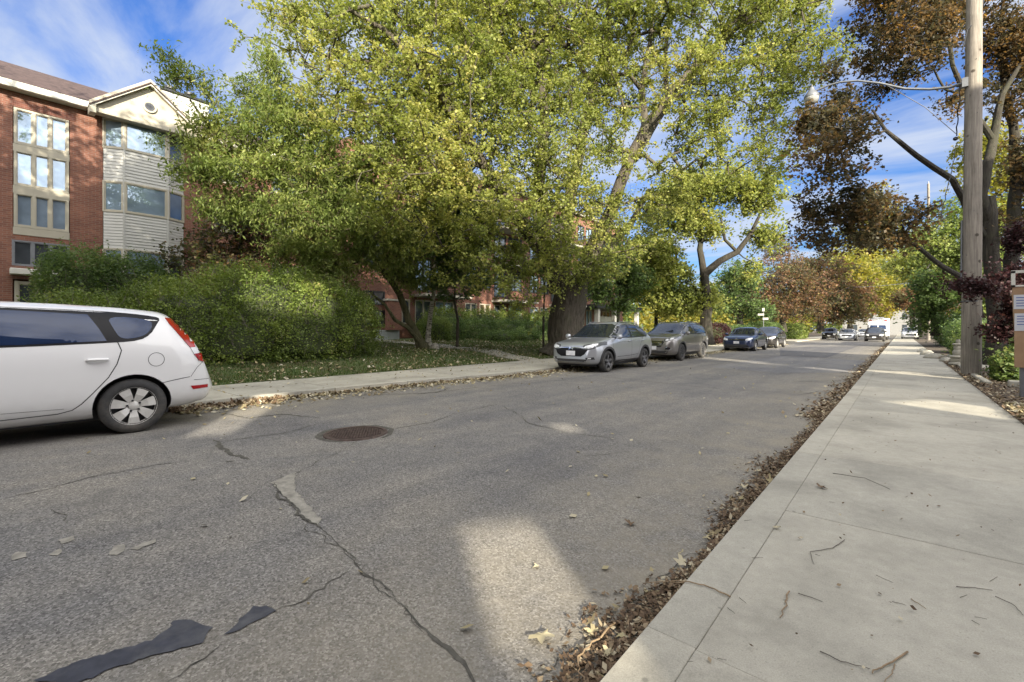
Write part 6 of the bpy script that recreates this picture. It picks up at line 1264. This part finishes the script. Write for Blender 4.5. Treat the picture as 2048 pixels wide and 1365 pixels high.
def twig(lab, pts, r, m='twig', z=WALK, name='twig'):
    P_ = [gp(px, py, z) for px, py in pts]; Q = []
    for a, b in zip(P_, P_[1:]):
        k = 4; Q += [a.lerp(b, i/k)+Vector((random.gauss(0, r*.5), random.gauss(0, r*.5), r+random.uniform(0, r*.8))) for i in range(k)]
    Q.append(P_[-1]+Vector((0, 0, r))); n = len(Q); r *= .62; o = MB().tube(Q, [r*(1-.5*i/n) for i in range(n)], 6).build(name, M[m], smooth=True); tag(o, lab, 'twig', 'dry twigs and stalks'); return o
twig('long bent tan stick lying from the gutter onto the pavement', [(1462, 1198), (1420, 1178), (1380, 1168), (1340, 1166)], .006); twig('split tan stalk end over the gutter leaves', [(1400, 1172), (1340, 1166), (1290, 1168)], .0045, z=.06)
twig('short straight tan stick on the pavement', [(1577, 1187), (1572, 1215), (1560, 1238)], .006); twig('v shaped thin grey twig on the pavement', [(1690, 1082), (1665, 1098), (1620, 1106), (1628, 1130)], .0035, 'twig_grey')
twig('tan stick with side shoot near the bottom right', [(1815, 1308), (1790, 1325), (1762, 1340), (1745, 1350)], .006); twig('thin curved shoot beside the bottom right stick', [(1790, 1330), (1785, 1350), (1760, 1375)], .003)
twig('thin dark twig left of the bottom right stick', [(1640, 1305), (1680, 1325), (1740, 1340)], .0035, 'twig_grey'); twig('long thin dark twig on the far pavement slab', [(1665, 948), (1730, 958), (1780, 980)], .004, 'twig_grey')
twig('straight thin twig right of the short tan stick', [(1596, 1188), (1645, 1205)], .003, 'twig_grey'); twig('short tan sliver on the pavement middle right', [(1822, 1200), (1852, 1219)], .003); twig('forked dark twig at the far right', [(1912, 1175), (1950, 1178), (1985, 1182)], .003, 'twig_grey')
twig('dark hooked twig at the right edge', [(1990, 1195), (2025, 1210), (2046, 1232)], .003, 'twig_grey'); twig('tiny dark twig near the second joint', [(1752, 1152), (1785, 1166)], .002, 'twig_grey')
twig('thick curved tan stalk in the bottom gutter', [(1230, 1250), (1185, 1290), (1155, 1320), (1160, 1350), (1175, 1375)], .007, z=.02); twig('long fine straw in the bottom gutter', [(1285, 1240), (1235, 1300), (1180, 1365)], .003, z=.03)
twig('second fine straw crossing the bottom gutter', [(1260, 1270), (1200, 1345), (1180, 1380)], .0025, z=.03); twig('thin straw curling left in the bottom gutter', [(1180, 1335), (1140, 1365), (1120, 1380)], .003, z=.02)
for k in range(14):
    a = random.uniform(1350, 2020); bb = random.uniform(1000, 1340); twig('tiny dark twig fragment on the near pavement', [(a, bb), (a+random.uniform(8, 28), bb+random.uniform(-10, 12))], random.uniform(.0012, .0022), 'twig_grey')['label'] = 'tiny dark twig fragment among others on the near pavement'
# ---------------------------------------------------------------- unseen sun blockers and shade trees added behind the camera
SN = Vector((-sv.y, sv.x, 0)).normalized(); SN = SN if SN.y > 0 else -SN; SD = Vector((sv.x, sv.y, 0)).normalized()
def block(name, label, boxes, m, t0=9.0, t1=14.0):  # boxes added along the sun's direction; their slots shape the sun patches
    H = tag(empty(name), label, 'house', 'houses behind the camera'); 
    for (o0, o1, z0, z1, *thin) in boxes:
        V = [tuple(SN*o+SD*t+Vector((0, 0, z))) for o in (o0, o1) for t in (t0, t0+.3 if thin else t1) for z in (z0, z1)]
        MB().add(V, [(0, 1, 3, 2), (4, 6, 7, 5), (0, 4, 5, 1), (2, 3, 7, 6), (0, 2, 6, 4), (1, 5, 7, 3)]).build('wall', m, H)
        n = int((o1-o0)//2.4); 
        if z1 > 8:
            for i in range(n):
                for z in (1.2, 4.1, 7.0):
                    if z < z0 or z+1.5 > z1: continue
                    o = o0+.8+i*2.4; V = [tuple(SN*a+SD*(t0-.03)+Vector((0, 0, b))) for a, b in ((o, z), (o+1.2, z), (o+1.2, z+1.5), (o, z+1.5))]
                    MB().add(V, [(0, 1, 2, 3)]).build('window', M['window_dark'], H, fix=False)
    return H
block('row_house', 'brick row house standing behind the camera on the left of the row', [(-22, -7.5, 0, 17), (-7.5, -4.3, 0, 14), (-4.3, -2.55, 0, 11.0, 1), (-2.55, -2.05, 0, 5.9, 1), (-2.55, -2.05, 7.3, 11.0, 1), (-4.3, -2.05, 12.3, 14.5, 1)], M['brick'])
block('row_house', 'brown brick house with a through passage standing behind the camera', [(-2.05, .30, 0, 15), (.30, .40, 0, 15), (.40, .90, 0, 4.1, 1), (.40, .90, 4.72, 15, 1), (.90, 1.0, 0, 15), (1.0, 2.05, 0, 15), (2.05, 2.35, 0, 5.55, 1), (2.05, 2.35, 5.85, 15, 1), (2.35, 8.05, 0, 15)], M['brick_dark'])
block('row_house', 'red brick row house standing beside the camera on the right', [(8.05, 9.1, 0, 5.2, 1), (8.05, 9.1, 5.9, 15, 1), (9.1, 13.6, 0, 15), (13.6, 14.6, 0, 6.4), (14.6, 24, 0, 14.5)], M['brick'])
block('row_house', 'brown brick row house farther up the right side', [(24, 40, 0, 10)], M['brick_dark'], 16, 22)
def wtree(label, x, y, blobs, n, nper, seed):  # unseen tree added to keep the sun off the left facade
    bl = []
    for bx, by, bz, rx, rz in blobs:
        q = Vector((bx, by, bz)); X = q.x*CT+q.y*ST; Z = -q.x*ST+q.y*CT
        if abs(Z) < .2: Z = .2
        bl.append((1024+X/Z*F, HOR-(bz-CAM_Z)/Z*F, Z, rx, rz, rx))
    z = float(lawn_z(x, y))-.1
    tree('street_tree', label, [([Vector((x, y, z)), Vector((x, y, 3)), Vector((x+.2, y, 6)), Vector((x+.3, y-.2, 10))], [.45, .35, .3, .2])], bl, n, nper, M['l_maple'], M['bark'], .2, .55, group='trees behind the camera', seed=seed, step=1.0)
wtree('tall yellow green tree beside the left kerb just behind the camera', -11.8, -3.5, [(-11.4, -2.6, 13, 3.6, 3.8), (-11.8, -5.5, 12, 3, 4), (-9.5, -4, 12, 2.5, 3)], 420, 46, 201)
wtree('broad tree on the lawn behind the left edge', -15.5, -7, [(-15.5, -6.5, 9.5, 4.8, 6), (-16.5, -4.8, 6, 2.6, 3), (-19, -5.5, 8, 3, 5)], 560, 46, 202)
